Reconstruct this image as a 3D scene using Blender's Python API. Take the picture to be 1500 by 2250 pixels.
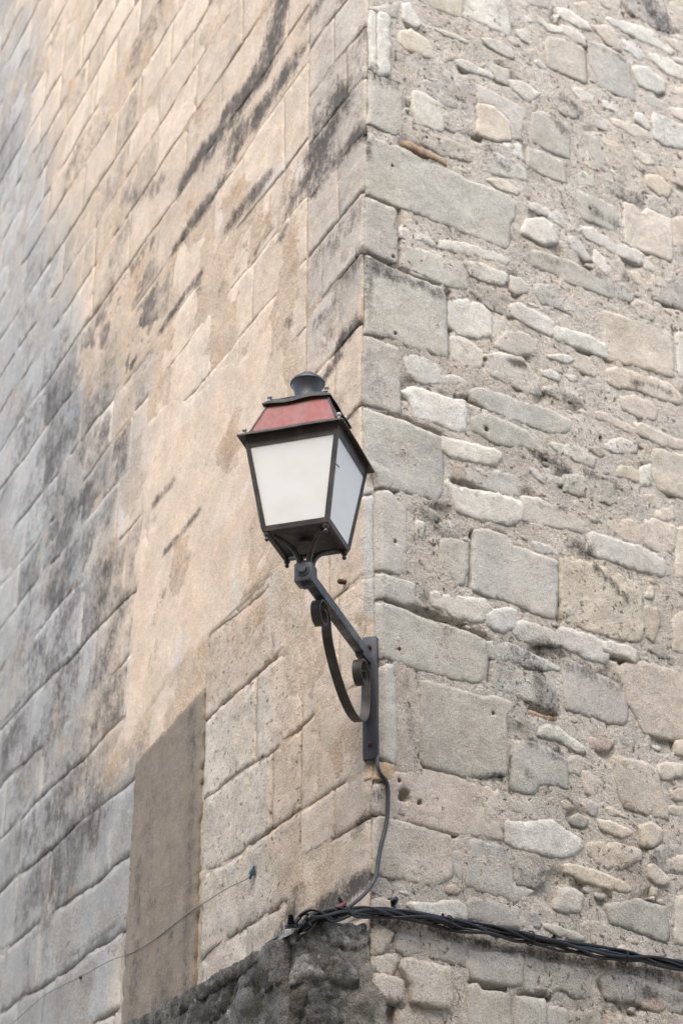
import bpy, bmesh, math, random
import numpy as np
from mathutils import Vector, Matrix
from mathutils.geometry import delaunay_2d_cdt

for o in list(bpy.data.objects): bpy.data.objects.remove(o)
scn = bpy.context.scene
col = scn.collection
random.seed(7); rng = np.random.default_rng(7)

# ------------------------------------------------------------------ camera, sky, sun, exposure
F, CX, CY, HOR, EYE = 4000., 750., 1125., 3320., 1.6       # focal length, centre, horizon in photo pixels; eye height
pitch = math.atan((HOR - CY) / F); sp, cp = math.sin(pitch), math.cos(pitch)
cam = bpy.data.cameras.new('camera'); cam_o = bpy.data.objects.new('camera', cam); col.objects.link(cam_o)
cam.sensor_fit = 'VERTICAL'; cam.sensor_height = 36; cam.lens = F / 2250 * 36
cam.clip_start = .1; cam.clip_end = 2000
cam_o.location = (0, 0, EYE); cam_o.rotation_euler = (math.pi / 2 + pitch, 0, 0)
cam.dof.use_dof = True; cam.dof.focus_distance = 7.1; cam.dof.aperture_fstop = 3.2
scn.camera = cam_o

SUN_EL, SUN_AZ = math.radians(50), math.radians(187)        # azimuth clockwise from +Y
world = bpy.data.worlds.new('World'); scn.world = world; world.use_nodes = True
wt = world.node_tree; wt.nodes.clear()
sky = wt.nodes.new('ShaderNodeTexSky'); sky.sky_type = 'NISHITA'; sky.sun_disc = False
sky.sun_elevation = SUN_EL; sky.sun_rotation = SUN_AZ; sky.dust_density = 2; sky.air_density = 1.0; sky.ozone_density = .7
bg = wt.nodes.new('ShaderNodeBackground'); bg.inputs['Strength'].default_value = .15
wo = wt.nodes.new('ShaderNodeOutputWorld')
hs = wt.nodes.new('ShaderNodeHueSaturation'); hs.inputs['Saturation'].default_value = .85      # veiled, overcast sky
wt.links.new(sky.outputs[0], hs.inputs['Color']); wt.links.new(hs.outputs[0], bg.inputs[0]); wt.links.new(bg.outputs[0], wo.inputs[0])
sun = bpy.data.lights.new('sun', 'SUN'); sun.energy = 1.35; sun.angle = math.radians(60); sun.color = (1, .945, .87)
sun_o = bpy.data.objects.new('sun', sun); col.objects.link(sun_o)
sd = Vector((math.sin(SUN_AZ) * math.cos(SUN_EL), math.cos(SUN_AZ) * math.cos(SUN_EL), math.sin(SUN_EL)))
sun_o.rotation_euler = (-sd).to_track_quat('-Z', 'Y').to_euler(); sun_o.location = (-6, -6, 12)
scn.view_settings.view_transform = 'Standard'; scn.view_settings.look = 'None'
scn.view_settings.gamma = 1; scn.view_settings.use_curve_mapping = False
scn.view_settings.exposure = 1.57

# ------------------------------------------------------------------ helpers
def srgb(r, g, b, k=1.0):
    f = lambda c: ((c / 255 + .055) / 1.055) ** 2.4 if c > 10 else c / 255 / 12.92
    return np.array([f(r) * k, f(g) * k, f(b) * k])
ALB = .74
_perm = rng.permutation(256); _perm = np.concatenate([_perm, _perm, _perm])
_grad = rng.normal(size=(256, 3)); _grad /= np.linalg.norm(_grad, axis=1)[:, None]
def perlin(P):
    P = np.asarray(P, float); i = np.floor(P).astype(int); f = P - i; i &= 255
    u = f * f * f * (f * (f * 6 - 15) + 10); r = 0
    for dx in (0, 1):
        for dy in (0, 1):
            for dz in (0, 1):
                h = _perm[_perm[_perm[i[:, 0] + dx] + i[:, 1] + dy] + i[:, 2] + dz]
                g = _grad[h]
                d = (g * (f - np.array([dx, dy, dz]))).sum(1)
                w = (u[:, 0] if dx else 1 - u[:, 0]) * (u[:, 1] if dy else 1 - u[:, 1]) * (u[:, 2] if dz else 1 - u[:, 2])
                r = r + w * d
    return r * 1.6
def fbm(P, sc, octv=4, rough=.5):
    P = np.asarray(P, float) * sc; a = 1.; t = 0; n = 0
    for k in range(octv):
        t = t + a * perlin(P * 2 ** k + 17.3 * k); n += a; a *= rough
    return t / n * 1.5
def n2(s, z, sc, seed=0., octv=4, rough=.5):
    s = np.atleast_1d(np.asarray(s, float)); z = np.atleast_1d(np.asarray(z, float)); s, z = np.broadcast_arrays(s, z)
    return fbm(np.stack([s, z, np.full_like(s, seed)], 1), sc, octv, rough)
def sstep(a, b, x): 
    k = np.clip((np.asarray(x, float) - a) / (b - a), 0, 1); return k * k * (3 - 2 * k)

def ray(x, y):
    u = (np.asarray(x, float) - CX) / F; v = (CY - np.asarray(y, float)) / F
    return np.stack([u, cp - v * sp, sp + v * cp], -1)
def proj(P):
    P = P - np.array([0, 0, EYE]); d = P[..., 1] * cp + P[..., 2] * sp; up = -P[..., 1] * sp + P[..., 2] * cp
    return np.stack([CX + F * P[..., 0] / d, CY - F * up / d], -1)
E3 = np.array([0, 0, EYE])
def on_plane(x, y, P0, n):
    r = ray(x, y); k = ((P0 - E3) @ n) / (r @ n); return r * np.asarray(k)[..., None] + E3

# the two wall directions come from the vanishing points of their courses
Dh = F / cp
aL, aR = math.atan(2350 / Dh), math.atan(6850 / Dh)
dL = np.array([-math.sin(aL), math.cos(aL), 0]); nL = np.array([-math.cos(aL), -math.sin(aL), 0])
dR = np.array([math.sin(aR), math.cos(aR), 0]); nR = np.array([math.cos(aR), -math.sin(aR), 0])
_r = ray(803., 1000.); C0 = _r * 6.9 / _r[1]; C0[2] = 0
bis = dL + dR; bis /= np.linalg.norm(bis); tt = np.array([bis[1], -bis[0], 0])
HALF = math.acos(float(dL @ dR)) / 2; cH = math.cos(HALF)
C2 = C0 - dR * .372                                        # outer corner of the plinth
CHB = .0515                                                # chamfer set-back
DZ = np.array([3.5, 3.82, 4.05, 4.2, 4.3, 5.5, 5.6, 5.66, 5.94, 6.3, 6.75, 7.48, 8.35, 17])
DD = np.array([0, .006, .008, .014, .02, .02, .012, -.014, -.02, -.013, -.007, .012, .026, .03])

class Wall:
    def __init__(s, C, d, n, main, hand):
        s.C, s.d, s.n, s.main, s.hand = C, d, n, main, hand
    def P(w, s, z, n, corner=0.):
        s = np.asarray(s, float); z = np.asarray(z, float); n = np.broadcast_to(np.asarray(n, float), s.shape)
        B = w.C + s[:, None] * w.d; B[:, 2] = z
        if w.main:
            on = sstep(3.52, 3.6, z)
            cw = sstep(4.17, 4.23, z) * (1 - sstep(5.55, 5.63, z))
            B += tt * ((np.interp(z, DZ, DD) + .007 * n2(np.zeros_like(z), z, 4.5, 77., 4, .6)) * np.exp(-(s / .2) ** 2) * on)[:, None]
            B += bis * (np.maximum(0, CHB - np.abs(s) * cH) * cw)[:, None]
            rad, amp = .035, .006
            nb = -.010 + .015 * n2(np.zeros_like(z), z, 9, 3.) - .06 * np.maximum(0, n2(np.zeros_like(z), z, 2.3, 8.) - .25)
            for zj in (4.01, 5.945, 6.39, 6.79, 7.15, 7.5, 7.87): nb = nb - .03 * np.exp(-((z - zj) / .022) ** 2)
            chs = np.clip((.075 - s) / .01, 0, 1) * cw
        else:
            on = np.ones_like(z); cw = 0 * z; rad = .13; chs = cw
            nb = -.05 + .05 * n2(np.zeros_like(z), z, 5, 5.)
        wc = np.clip(1 - s / rad, 0, 1) ** 2 * on * (1 - cw)
        nn = n * (1 - wc) + (nb + corner) * wc
        kb = np.clip(wc + chs, 0, 1)[:, None]
        nv = w.n * (1 - kb) - bis * kb
        return B + nv * nn[:, None]
    def solve(w, xy):
        xy = np.asarray(xy, float)
        Q = on_plane(xy[:, 0], xy[:, 1], w.C * np.array([1, 1, 0]), w.n)
        s = (Q - w.C) @ w.d; z = Q[:, 2]
        return np.stack([s, z], 1)
    def solve_exact(w, xy):
        xy = np.asarray(xy, float); q = w.solve(xy)
        for it in range(6):
            q[:, 0] = np.maximum(q[:, 0], 0)
            f0 = proj(w.P(q[:, 0], q[:, 1], 0.)); e = 1e-3
            fs = (proj(w.P(q[:, 0] + e, q[:, 1], 0.)) - f0) / e; fz = (proj(w.P(q[:, 0], q[:, 1] + e, 0.)) - f0) / e
            rr = xy - f0; det = fs[:, 0] * fz[:, 1] - fs[:, 1] * fz[:, 0]
            det = np.where(np.abs(det) < 1e3, 1e9, det)
            ds = (rr[:, 0] * fz[:, 1] - rr[:, 1] * fz[:, 0]) / det; dz = (fs[:, 0] * rr[:, 1] - fs[:, 1] * rr[:, 0]) / det
            q = q + np.stack([np.clip(ds, -.06, .06), np.clip(dz, -.06, .06)], 1)
        q[:, 0] = np.maximum(q[:, 0], 0)
        return q
WL = Wall(C0, dL, nL, True, -1); WR = Wall(C0, dR, nR, True, 1)
WL2 = Wall(C2, dL, nL, False, -1); WR2 = Wall(C2, dR, nR, False, 1)

def link(o, parent=None):
    col.objects.link(o)
    if parent is not None: o.parent = parent
    return o
def tag(o, label=None, cat=None, group=None, kind=None):
    if label: o['label'] = label
    if cat: o['category'] = cat
    if group: o['group'] = group
    if kind: o['kind'] = kind
    return o
def empty(name, loc, label, cat, group=None):
    o = bpy.data.objects.new(name, None); o.location = loc; o.empty_display_size = .1
    return tag(link(o), label, cat, group)
def mesh_obj(name, V, Fc, mat, parent=None, attrs=None, smooth=True, centre=True):
    V = np.asarray(V, float); c = V.mean(0) if centre else np.zeros(3)
    if parent is not None: base = np.array(parent.matrix_world.translation) if parent.parent is None else np.array(parent.location) + np.array(parent.parent.location)
    else: base = np.zeros(3)
    if parent is not None and parent.parent is None: base = np.array(parent.location)
    me = bpy.data.meshes.new(name); me.from_pydata((V - c).tolist(), [], [list(map(int, f)) for f in Fc]); 
    if smooth: me.polygons.foreach_set('use_smooth', [True] * len(me.polygons))
    if attrs:
        for k, a in attrs.items():
            if a.ndim == 2:
                at = me.attributes.new(k, 'FLOAT_COLOR', 'POINT'); at.data.foreach_set('color', np.concatenate([a, np.ones((len(a), 1))], 1).ravel().astype(np.float32))
            else:
                at = me.attributes.new(k, 'FLOAT', 'POINT'); at.data.foreach_set('value', a.ravel().astype(np.float32))
    me.materials.append(mat); me.update()
    o = bpy.data.objects.new(name, me); o.location = c - base
    return link(o, parent)

# ------------------------------------------------------------------ materials
def newmat(name):
    m = bpy.data.materials.new(name); m.use_nodes = True; nt = m.node_tree; nt.nodes.clear()
    out = nt.nodes.new('ShaderNodeOutputMaterial'); b = nt.nodes.new('ShaderNodeBsdfPrincipled'); nt.links.new(b.outputs[0], out.inputs[0])
    return m, nt, b, out
class NB:
    def __init__(s, nt): s.nt = nt
    def put(s, sock, v):
        if hasattr(v, 'links'): s.nt.links.new(v, sock)
        elif v is not None: sock.default_value = v
    def math(s, op, a, b=None, c=None, clamp=False):
        n = s.nt.nodes.new('ShaderNodeMath'); n.operation = op; n.use_clamp = clamp
        for i, v in enumerate((a, b, c)):
            if v is not None: s.put(n.inputs[i], v)
        return n.outputs[0]
    def noise(s, vec, sc, det=4, rough=.55, dist=0.):
        n = s.nt.nodes.new('ShaderNodeTexNoise'); s.put(n.inputs['Vector'], vec); n.inputs['Scale'].default_value = sc
        n.inputs['Detail'].default_value = det; n.inputs['Roughness'].default_value = rough; n.inputs['Distortion'].default_value = dist
        return n.outputs[0]
    def voro(s, vec, sc, feat='F1'):
        n = s.nt.nodes.new('ShaderNodeTexVoronoi'); n.feature = feat; s.put(n.inputs['Vector'], vec); n.inputs['Scale'].default_value = sc
        return n.outputs[0]
    def rng(s, v, a, b, c=0., d=1., smooth=True):
        n = s.nt.nodes.new('ShaderNodeMapRange'); n.interpolation_type = 'SMOOTHSTEP' if smooth else 'LINEAR'
        s.put(n.inputs[0], v); n.inputs[1].default_value = a; n.inputs[2].default_value = b; n.inputs[3].default_value = c; n.inputs[4].default_value = d
        return n.outputs[0]
    def mix(s, f, a, b, mode='MIX'):
        n = s.nt.nodes.new('ShaderNodeMix'); n.data_type = 'RGBA'; n.blend_type = mode
        s.put(n.inputs[0], f)
        for i, v in ((6, a), (7, b)):
            if hasattr(v, 'links'): s.nt.links.new(v, n.inputs[i])
            else: n.inputs[i].default_value = (*v, 1) if len(v) == 3 else v
        return n.outputs[2]
    def attr(s, name):
        n = s.nt.nodes.new('ShaderNodeAttribute'); n.attribute_name = name; return n
    def pos(s): return s.nt.nodes.new('ShaderNodeNewGeometry').outputs['Position']
    def scalecol(s, c, f):
        n = s.nt.nodes.new('ShaderNodeVectorMath'); n.operation = 'SCALE'; s.put(n.inputs[0], c); s.put(n.inputs[3], f); return n.outputs[0]
    def bump(s, h, strength, dist, normal=None):
        n = s.nt.nodes.new('ShaderNodeBump'); s.put(n.inputs['Height'], h); n.inputs['Strength'].default_value = strength; n.inputs['Distance'].default_value = dist
        if normal is not None: s.put(n.inputs['Normal'], normal)
        return n.outputs[0]
def stone_material(name, grain=1.0, mortar=False):
    m, nt, b, out = newmat(name); N = NB(nt); p = N.pos()
    c = N.attr('col').outputs['Color']; st = N.attr('stain').outputs['Fac']; rg = N.attr('rough').outputs['Fac']
    big = N.noise(p, 5, 6, .62); mid = N.noise(p, 26, 6, .68); fine = N.noise(p, 110, 4, .7); grit = N.noise(p, 260, 2, .6)
    k = N.math('MULTIPLY', N.rng(big, .28, .72, .87, 1.10), N.rng(mid, .25, .75, .82 if mortar else .88, 1.12 if mortar else 1.08))
    k = N.math('MULTIPLY', k, N.rng(fine, .25, .75, .74 if mortar else .80, 1.2 if mortar else 1.15))
    k = N.math('MULTIPLY', k, N.rng(grit, .25, .75, .78, 1.16))
    c1 = N.scalecol(c, k)
    # warm / cool drift inside a block
    c1 = N.mix(N.rng(N.noise(p, 3.2, 4), .4, .7, 0, .30), c1, (1.05, .93, .80), 'MULTIPLY')
    # ochre veins and pale lime blooms
    c1 = N.mix(N.rng(N.noise(p, 14, 6, .6, .6), .62, .78, 0, .28), c1, tuple(srgb(206, 168, 120, ALB)))
    c1 = N.mix(N.rng(N.noise(p, 9, 5, .7), .63, .8, 0, .35), c1, tuple(srgb(226, 222, 212, ALB)))
    # lichen / soot: attribute gives where, noise gives the ragged edge
    mp = nt.nodes.new('ShaderNodeMapping'); nt.links.new(p, mp.inputs[0]); mp.inputs['Scale'].default_value = (1, 1, .3)
    ragg = N.math('ADD', N.math('MULTIPLY', N.noise(p, 12, 10, .78), 1.3), N.math('MULTIPLY', N.noise(mp.outputs[0], 42, 6, .72), .8))
    ragg = N.math('ADD', ragg, N.math('MULTIPLY', N.noise(p, 85, 4, .75), .9))
    f = N.math('ADD', N.math('MULTIPLY', st, 1.25), N.math('MULTIPLY', N.math('SUBTRACT', ragg, 1.5), 2.1))
    f = N.math('MULTIPLY', N.rng(f, .22, 1.05, 0, .92, False), N.rng(st, .0, .3))
    c1 = N.mix(f, c1, tuple(srgb(88, 83, 78, ALB)))
    # fine dark pits
    pitn = N.noise(p, 75, 3, .6); pit = N.rng(pitn, .66, .74)
    pit2 = N.math('MULTIPLY', N.rng(N.voro(p, 38), .10, .05), N.rng(N.noise(p, 7, 2), .5, .62))
    pit3 = N.math('MULTIPLY', N.rng(N.noise(p, 34, 5, .62, .4), .585, .67), N.rng(rg, .55, .8))
    spk = N.math('MULTIPLY', N.rng(N.noise(p, 150, 2, .6), .60, .70), N.rng(N.noise(p, 6, 4, .6), .46, .62, .1, 1.))
    pits = N.math('MULTIPLY', N.math('MAXIMUM', pit, pit2), N.math('ADD', N.math('MULTIPLY', rg, .55), .16))
    pits = N.math('MAXIMUM', pits, N.math('MULTIPLY', pit3, .8)); pits = N.math('MAXIMUM', pits, N.math('MULTIPLY', spk, .5))
    c1 = N.mix(pits, c1, tuple(srgb(96, 82, 66, ALB)))
    nt.links.new(c1, b.inputs['Base Color'])
    b.inputs['Roughness'].default_value = .92; b.inputs['Specular IOR Level'].default_value = .18
    h = N.math('ADD', N.math('MULTIPLY', mid, .8), N.math('MULTIPLY', fine, .55)); h = N.math('ADD', h, N.math('MULTIPLY', grit, .22))
    h = N.math('SUBTRACT', h, N.math('MULTIPLY', pits, .5))
    if mortar: h = N.math('ADD', h, N.math('MULTIPLY', N.noise(p, 58, 3, .75), .8))
    amt = N.math('ADD', N.math('MULTIPLY', rg, .9), .35)
    h = N.math('MULTIPLY', h, amt)
    nt.links.new(N.bump(h, .9, .014 * grain), b.inputs['Normal'])
    return m
M_stone = stone_material('limestone'); M_mortar = stone_material('lime_mortar', 1.3, True); M_plaster = stone_material('cement_render', .7)
M_dark = None
def moss_material():
    m, nt, b, out = newmat('mossy_stone'); N = NB(nt); p = N.pos()
    c = N.attr('col').outputs['Color']
    big = N.noise(p, 7, 6, .65); mid = N.noise(p, 30, 8, .72); fine = N.noise(p, 120, 4, .7)
    c1 = N.scalecol(c, N.math('MULTIPLY', N.rng(mid, .25, .75, .55, 1.35), N.rng(fine, .25, .75, .7, 1.25)))
    am = N.attr('rough').outputs['Fac']
    c1 = N.mix(N.math('MULTIPLY', am, N.rng(big, .47, .6, 0, .6)), c1, tuple(srgb(60, 57, 53, ALB)))
    c1 = N.mix(N.rng(N.noise(p, 11, 6, .7), .52, .66, 0, .75), c1, tuple(srgb(164, 161, 152, ALB)))
    c1 = N.mix(N.math('MULTIPLY', am, N.rng(N.noise(p, 8.3, 5, .6, .5), .56, .66, 0, .65)), c1, tuple(srgb(84, 86, 52, ALB)))
    c1 = N.mix(N.rng(N.voro(p, 60), .12, .05, 0, .7), c1, tuple(srgb(190, 188, 178, ALB)))
    nt.links.new(c1, b.inputs['Base Color']); b.inputs['Roughness'].default_value = .95; b.inputs['Specular IOR Level'].default_value = .15
    h = N.math('ADD', N.math('MULTIPLY', mid, 1.), N.math('MULTIPLY', fine, .5))
    nt.links.new(N.bump(h, .9, .02), b.inputs['Normal'])
    return m
M_moss = moss_material()
def paint_material(name, base, dust, dustamt, rough, metal=0., sc=1., streak=False, rust=.25):
    m, nt, b, out = newmat(name); N = NB(nt)
    tc = nt.nodes.new('ShaderNodeTexCoord').outputs['Object']
    p = tc
    if streak:
        mp = nt.nodes.new('ShaderNodeMapping'); nt.links.new(tc, mp.inputs[0]); mp.inputs['Scale'].default_value = (1, 1, .22); p = mp.outputs[0]
    a = N.noise(p, 14 * sc, 6, .65); c2 = N.noise(p, 60 * sc, 5, .7); r = N.noise(tc, 22 * sc, 5, .7)
    cc = N.mix(N.rng(a, .4, .7, 0, dustamt), base, dust)
    cc = N.mix(N.rng(r, .57, .72, 0, rust), cc, tuple(srgb(112, 72, 44)))
    cc = N.mix(N.rng(c2, .3, .7, 0, .35), cc, tuple(x * .55 for x in base))
    if name == 'faded_red_paint':
        sx = nt.nodes.new('ShaderNodeSeparateXYZ'); nt.links.new(tc, sx.inputs[0])
        e = N.math('ADD', sx.outputs[2], N.math('MULTIPLY', N.math('SUBTRACT', N.noise(p, 30, 6, .7), .5), .11))
        cc = N.mix(N.rng(e, .658, .705, 0, .8), cc, tuple(srgb(98, 86, 80)))
        cc = N.mix(N.rng(N.noise(p, 24, 7, .75), .54, .70, 0, .6), cc, tuple(srgb(96, 66, 62)))
    nt.links.new(cc, b.inputs['Base Color']); b.inputs['Metallic'].default_value = metal
    nt.links.new(N.rng(c2, .2, .8, rough - .12, rough + .16), b.inputs['Roughness'])
    nt.links.new(N.bump(c2, .35, .002), b.inputs['Normal'])
    return m
M_iron = paint_material('dark_iron_paint', tuple(srgb(48, 46, 46)), tuple(srgb(84, 77, 69)), .7, .5)
M_brown = paint_material('brown_weathered_iron', tuple(srgb(58, 51, 47)), tuple(srgb(98, 85, 74)), .7, .5)
M_armg = paint_material('grey_galvanised_iron', tuple(srgb(62, 64, 68)), tuple(srgb(122, 125, 128)), .75, .45, .3)
M_scroll = paint_material('worn_scroll_iron', tuple(srgb(60, 57, 52)), tuple(srgb(100, 90, 74)), .7, .5, .2, 1., False, .4)
M_plate = paint_material('slate_grey_painted_steel', tuple(srgb(56, 58, 64)), tuple(srgb(84, 84, 88)), .55, .42, .2, 1, True)
M_red = paint_material('faded_red_paint', tuple(srgb(136, 50, 40)), tuple(srgb(134, 82, 72)), .85, .42, 0, .8, True, .35)
M_chim = paint_material('slate_blue_chimney_paint', tuple(srgb(52, 55, 61)), tuple(srgb(74, 76, 82)), .5, .45)
M_black = paint_material('black_cable_rubber', tuple(srgb(15, 15, 17)), tuple(srgb(30, 30, 32)), .5, .4, 0, 1, False, 0)
M_grey = paint_material('grey_cable_sheath', tuple(srgb(46, 48, 52)), tuple(srgb(70, 70, 72)), .5, .5, 0, 1, False, 0)
M_redc = paint_material('red_brown_cable_sheath', tuple(srgb(112, 56, 46)), tuple(srgb(130, 84, 72)), .5, .5, 0, 1, False, 0)
M_rust = paint_material('rusty_iron', tuple(srgb(70, 44, 34)), tuple(srgb(116, 70, 46)), .7, .8, 0, 1, False, .5)
M_lead = paint_material('pale_zinc', tuple(srgb(150, 150, 144)), tuple(srgb(186, 184, 176)), .6, .5, .3, 1, False, 0)
M_blue = paint_material('teal_plastic_hook', tuple(srgb(46, 84, 98)), tuple(srgb(66, 100, 110)), .5, .5, 0, 1, False, 0)
def opal_material():
    m, nt, b, out = newmat('opal_glass'); N = NB(nt); p = nt.nodes.new('ShaderNodeTexCoord').outputs['Object']
    c = N.mix(N.rng(N.noise(p, 9, 4), .4, .75, 0, .5), tuple(srgb(249, 248, 243)), tuple(srgb(238, 236, 228)))
    nt.links.new(c, b.inputs['Base Color']); b.inputs['Roughness'].default_value = .4; b.inputs['Specular IOR Level'].default_value = .22
    t = nt.nodes.new('ShaderNodeBsdfTranslucent'); nt.links.new(c, t.inputs[0])
    mx = nt.nodes.new('ShaderNodeMixShader'); mx.inputs[0].default_value = .2
    nt.links.new(b.outputs[0], mx.inputs[1]); nt.links.new(t.outputs[0], mx.inputs[2]); nt.links.new(mx.outputs[0], out.inputs[0])
    return m
M_opal = opal_material()

# ------------------------------------------------------------------ stains with a shape of their own (photo pixels -> wall metres)
def strokes_to_wall(W, rows):
    R = []
    for pts, r, k in rows:
        q = W.solve(np.array(pts, float)); Pw = W.P(np.maximum(q[:, 0], 0), q[:, 1], 0.)
        dep = np.linalg.norm(Pw - E3, axis=1).mean(); rz = r * dep / F / .86; rs = r * dep / F / (.47 if W.hand < 0 else .83); kk = 1.25 if W.hand < 0 else 1.; rs *= kk; rz *= kk
        if W.hand < 0 and np.mean([p[0] for p in pts]) < 300: k *= .72
        R.append((q, rs, rz, k))
    return R
def stain_at(R, s, z):
    out = np.zeros(len(s))
    jit = .75 * n2(s, z, 2.6, 2.2, 6, .72); mod = np.clip(1 + .55 * n2(s, z, 6., 5.5, 4, .65), .35, 1.25)
    for q, rs, rz, k in R:
        best = np.full(len(s), 9.)
        for a in range(max(1, len(q) - 1)):
            A = q[a] / np.array([rs, rz]); B = q[min(a + 1, len(q) - 1)] / np.array([rs, rz])
            px = s / rs - A[0]; pz = z / rz - A[1]; d = B - A; L = d @ d
            t = np.clip((px * d[0] + pz * d[1]) / L, 0, 1) if L > 1e-9 else 0
            best = np.minimum(best, np.hypot(px - t * d[0], pz - t * d[1]))
        v = k * (1 - sstep(.1, 1.75, best + jit))
        out = np.where(np.abs(v) > np.abs(out), v, out)
    return out * mod
STAIN_L = strokes_to_wall(WL, [
    ([(622, -20), (606, 60), (598, 110), (575, 165), (548, 190), (520, 225), (497, 255), (475, 300), (445, 335), (405, 395)], 21, .95),
    ([(655, 120), (640, 150), (605, 205), (560, 262), (530, 300), (515, 340)], 20, .85), ([(700, 10), (680, 35)], 16, .5),
    ([(592, 125), (545, 200)], 28, .85), ([(522, 240), (470, 315)], 27, .85), ([(625, 165), (570, 245), (520, 300)], 24, .8), ([(725, 240), (700, 330), (685, 390)], 40, .8), ([(470, 330), (430, 360)], 16, .7),
    ([(742, 215), (728, 270), (708, 320), (690, 370), (668, 412)], 33, .9), ([(800, 285), (770, 310), (752, 335)], 20, .95), ([(785, 80), (775, 190)], 26, .35),
    ([(482, 408), (450, 455), (415, 500), (388, 545)], 15, .8), ([(584, 398), (545, 445), (510, 490)], 15, .75), ([(590, 505), (548, 575)], 9, .3), ([(640, 486), (618, 520)], 14, .6),
    ([(440, 604), (405, 648), (380, 690), (356, 724)], 9, .85), ([(436, 612), (438, 650)], 7, .6), ([(348, 410), (310, 425), (275, 428)], 13, .5),
    ([(512, 600), (500, 618)], 18, .4), ([(425, 700), (420, 720)], 11, .35), ([(790, 565), (752, 615)], 18, .55), ([(782, 715), (752, 750)], 15, .95), ([(742, 790), (716, 828)], 10, .7),
    ([(795, 450), (720, 545)], 32, .35), ([(725, 680), (690, 715)], 14, .45), ([(720, 740), (715, 760)], 14, .4), ([(636, 700), (644, 712)], 7, .7), ([(786, 905), (770, 925)], 10, .5),
    ([(380, 1062), (345, 1100)], 8, .7), ([(436, 1128), (400, 1175), (365, 1213)], 7, .8), ([(400, 1240), (360, 1310), (340, 1370)], 13, .28), ([(350, 1400), (330, 1480)], 14, .22),
    ([(170, 330), (150, 395)], 22, .6), ([(270, 520), (248, 590), (232, 640)], 28, .5), ([(130, 760), (105, 830), (100, 900)], 28, .55), ([(70, 590), (50, 740)], 20, .45),
    ([(62, 870), (40, 925), (28, 950)], 14, .8), ([(12, 1070), (2, 1100)], 10, .9), ([(240, 770), (235, 850)], 30, .55), ([(130, 540), (110, 640)], 22, .4),
    ([(150, 860), (130, 920), (115, 980), (100, 1050)], 40, .7), ([(205, 930), (185, 985)], 30, .6), ([(60, 1080), (120, 1100), (170, 1130)], 30, .55), ([(170, 1110), (130, 1200)], 24, .8),
    ([(160, 1220), (120, 1290)], 34, .75), ([(235, 1240), (220, 1330)], 38, .85), ([(60, 1340), (50, 1440)], 28, .6), ([(150, 1330), (130, 1440), (115, 1460)], 38, .85), ([(270, 1330), (240, 1420), (215, 1480)], 28, .8),
    ([(80, 1440), (60, 1530)], 34, .55), ([(150, 1480), (130, 1560), (80, 1640)], 38, .75), ([(250, 1510), (210, 1600)], 30, .7), ([(60, 1660), (40, 1760)], 36, .6),
    ([(150, 1730), (120, 1790)], 40, .85), ([(180, 1700), (220, 1780)], 30, .6), ([(190, 1820), (140, 1880), (110, 1930)], 44, .95), ([(90, 1900), (60, 2000)], 36, .7), ([(150, 1940), (90, 2030)], 30, .6), ([(70, 1790), (40, 1860)], 30, .6),
    ([(62, 2060), (58, 2160)], 12, .5), ([(240, 1760), (225, 1900)], 16, .25), ([(460, 1430), (470, 1500)], 10, .15), ([(120, 330), (60, 420)], 22, .25), ([(20, 260), (5, 420)], 30, .5), ([(60, 190), (130, 60)], 22, .35), ([(250, 30), (200, 110)], 18, .3),
    ([(330, 60), (300, 120)], 24, .4), ([(340, 30), (345, 60)], 20, .4), ([(655, 1960), (640, 2020), (610, 2060)], 14, .6), ([(800, 1930), (745, 1970), (700, 2000), (670, 2030)], 16, .85), ([(795, 1800), (785, 1820)], 12, .5)])
LIME_L = strokes_to_wall(WL, [([(525, 1180), (518, 1270), (517, 1350)], 8, .8), ([(604, 1270), (599, 1330), (597, 1420)], 9, .8), ([(400, 1385), (398, 1420), (388, 1470)], 7, .8), ([(268, 1090), (266, 1190)], 9, .8),
    ([(280, 1420), (272, 1560), (268, 1620)], 9, .7), ([(208, 1180), (196, 1260)], 13, .9), ([(480, 1150), (560, 1060), (620, 990)], 16, .35), ([(440, 760), (470, 850), (415, 900)], 18, .35), ([(700, 280), (640, 345), (580, 420)], 7, .7), ([(488, 470), (486, 520)], 8, .7), ([(655, 360), (650, 430)], 9, .5),
    ([(270, 690), (255, 730)], 9, .8), ([(335, 790), (330, 860)], 12, .6), ([(265, 870), (255, 910)], 10, .8), ([(95, 1640), (90, 1740)], 5, .7), ([(188, 1680), (182, 1790)], 6, .9), ([(210, 1810), (206, 1930)], 6, .8), ([(112, 1890), (110, 2000)], 5, .8), ([(240, 1830), (238, 1900)], 5, .7), ([(88, 2060), (84, 2150)], 5, .7)])
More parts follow.
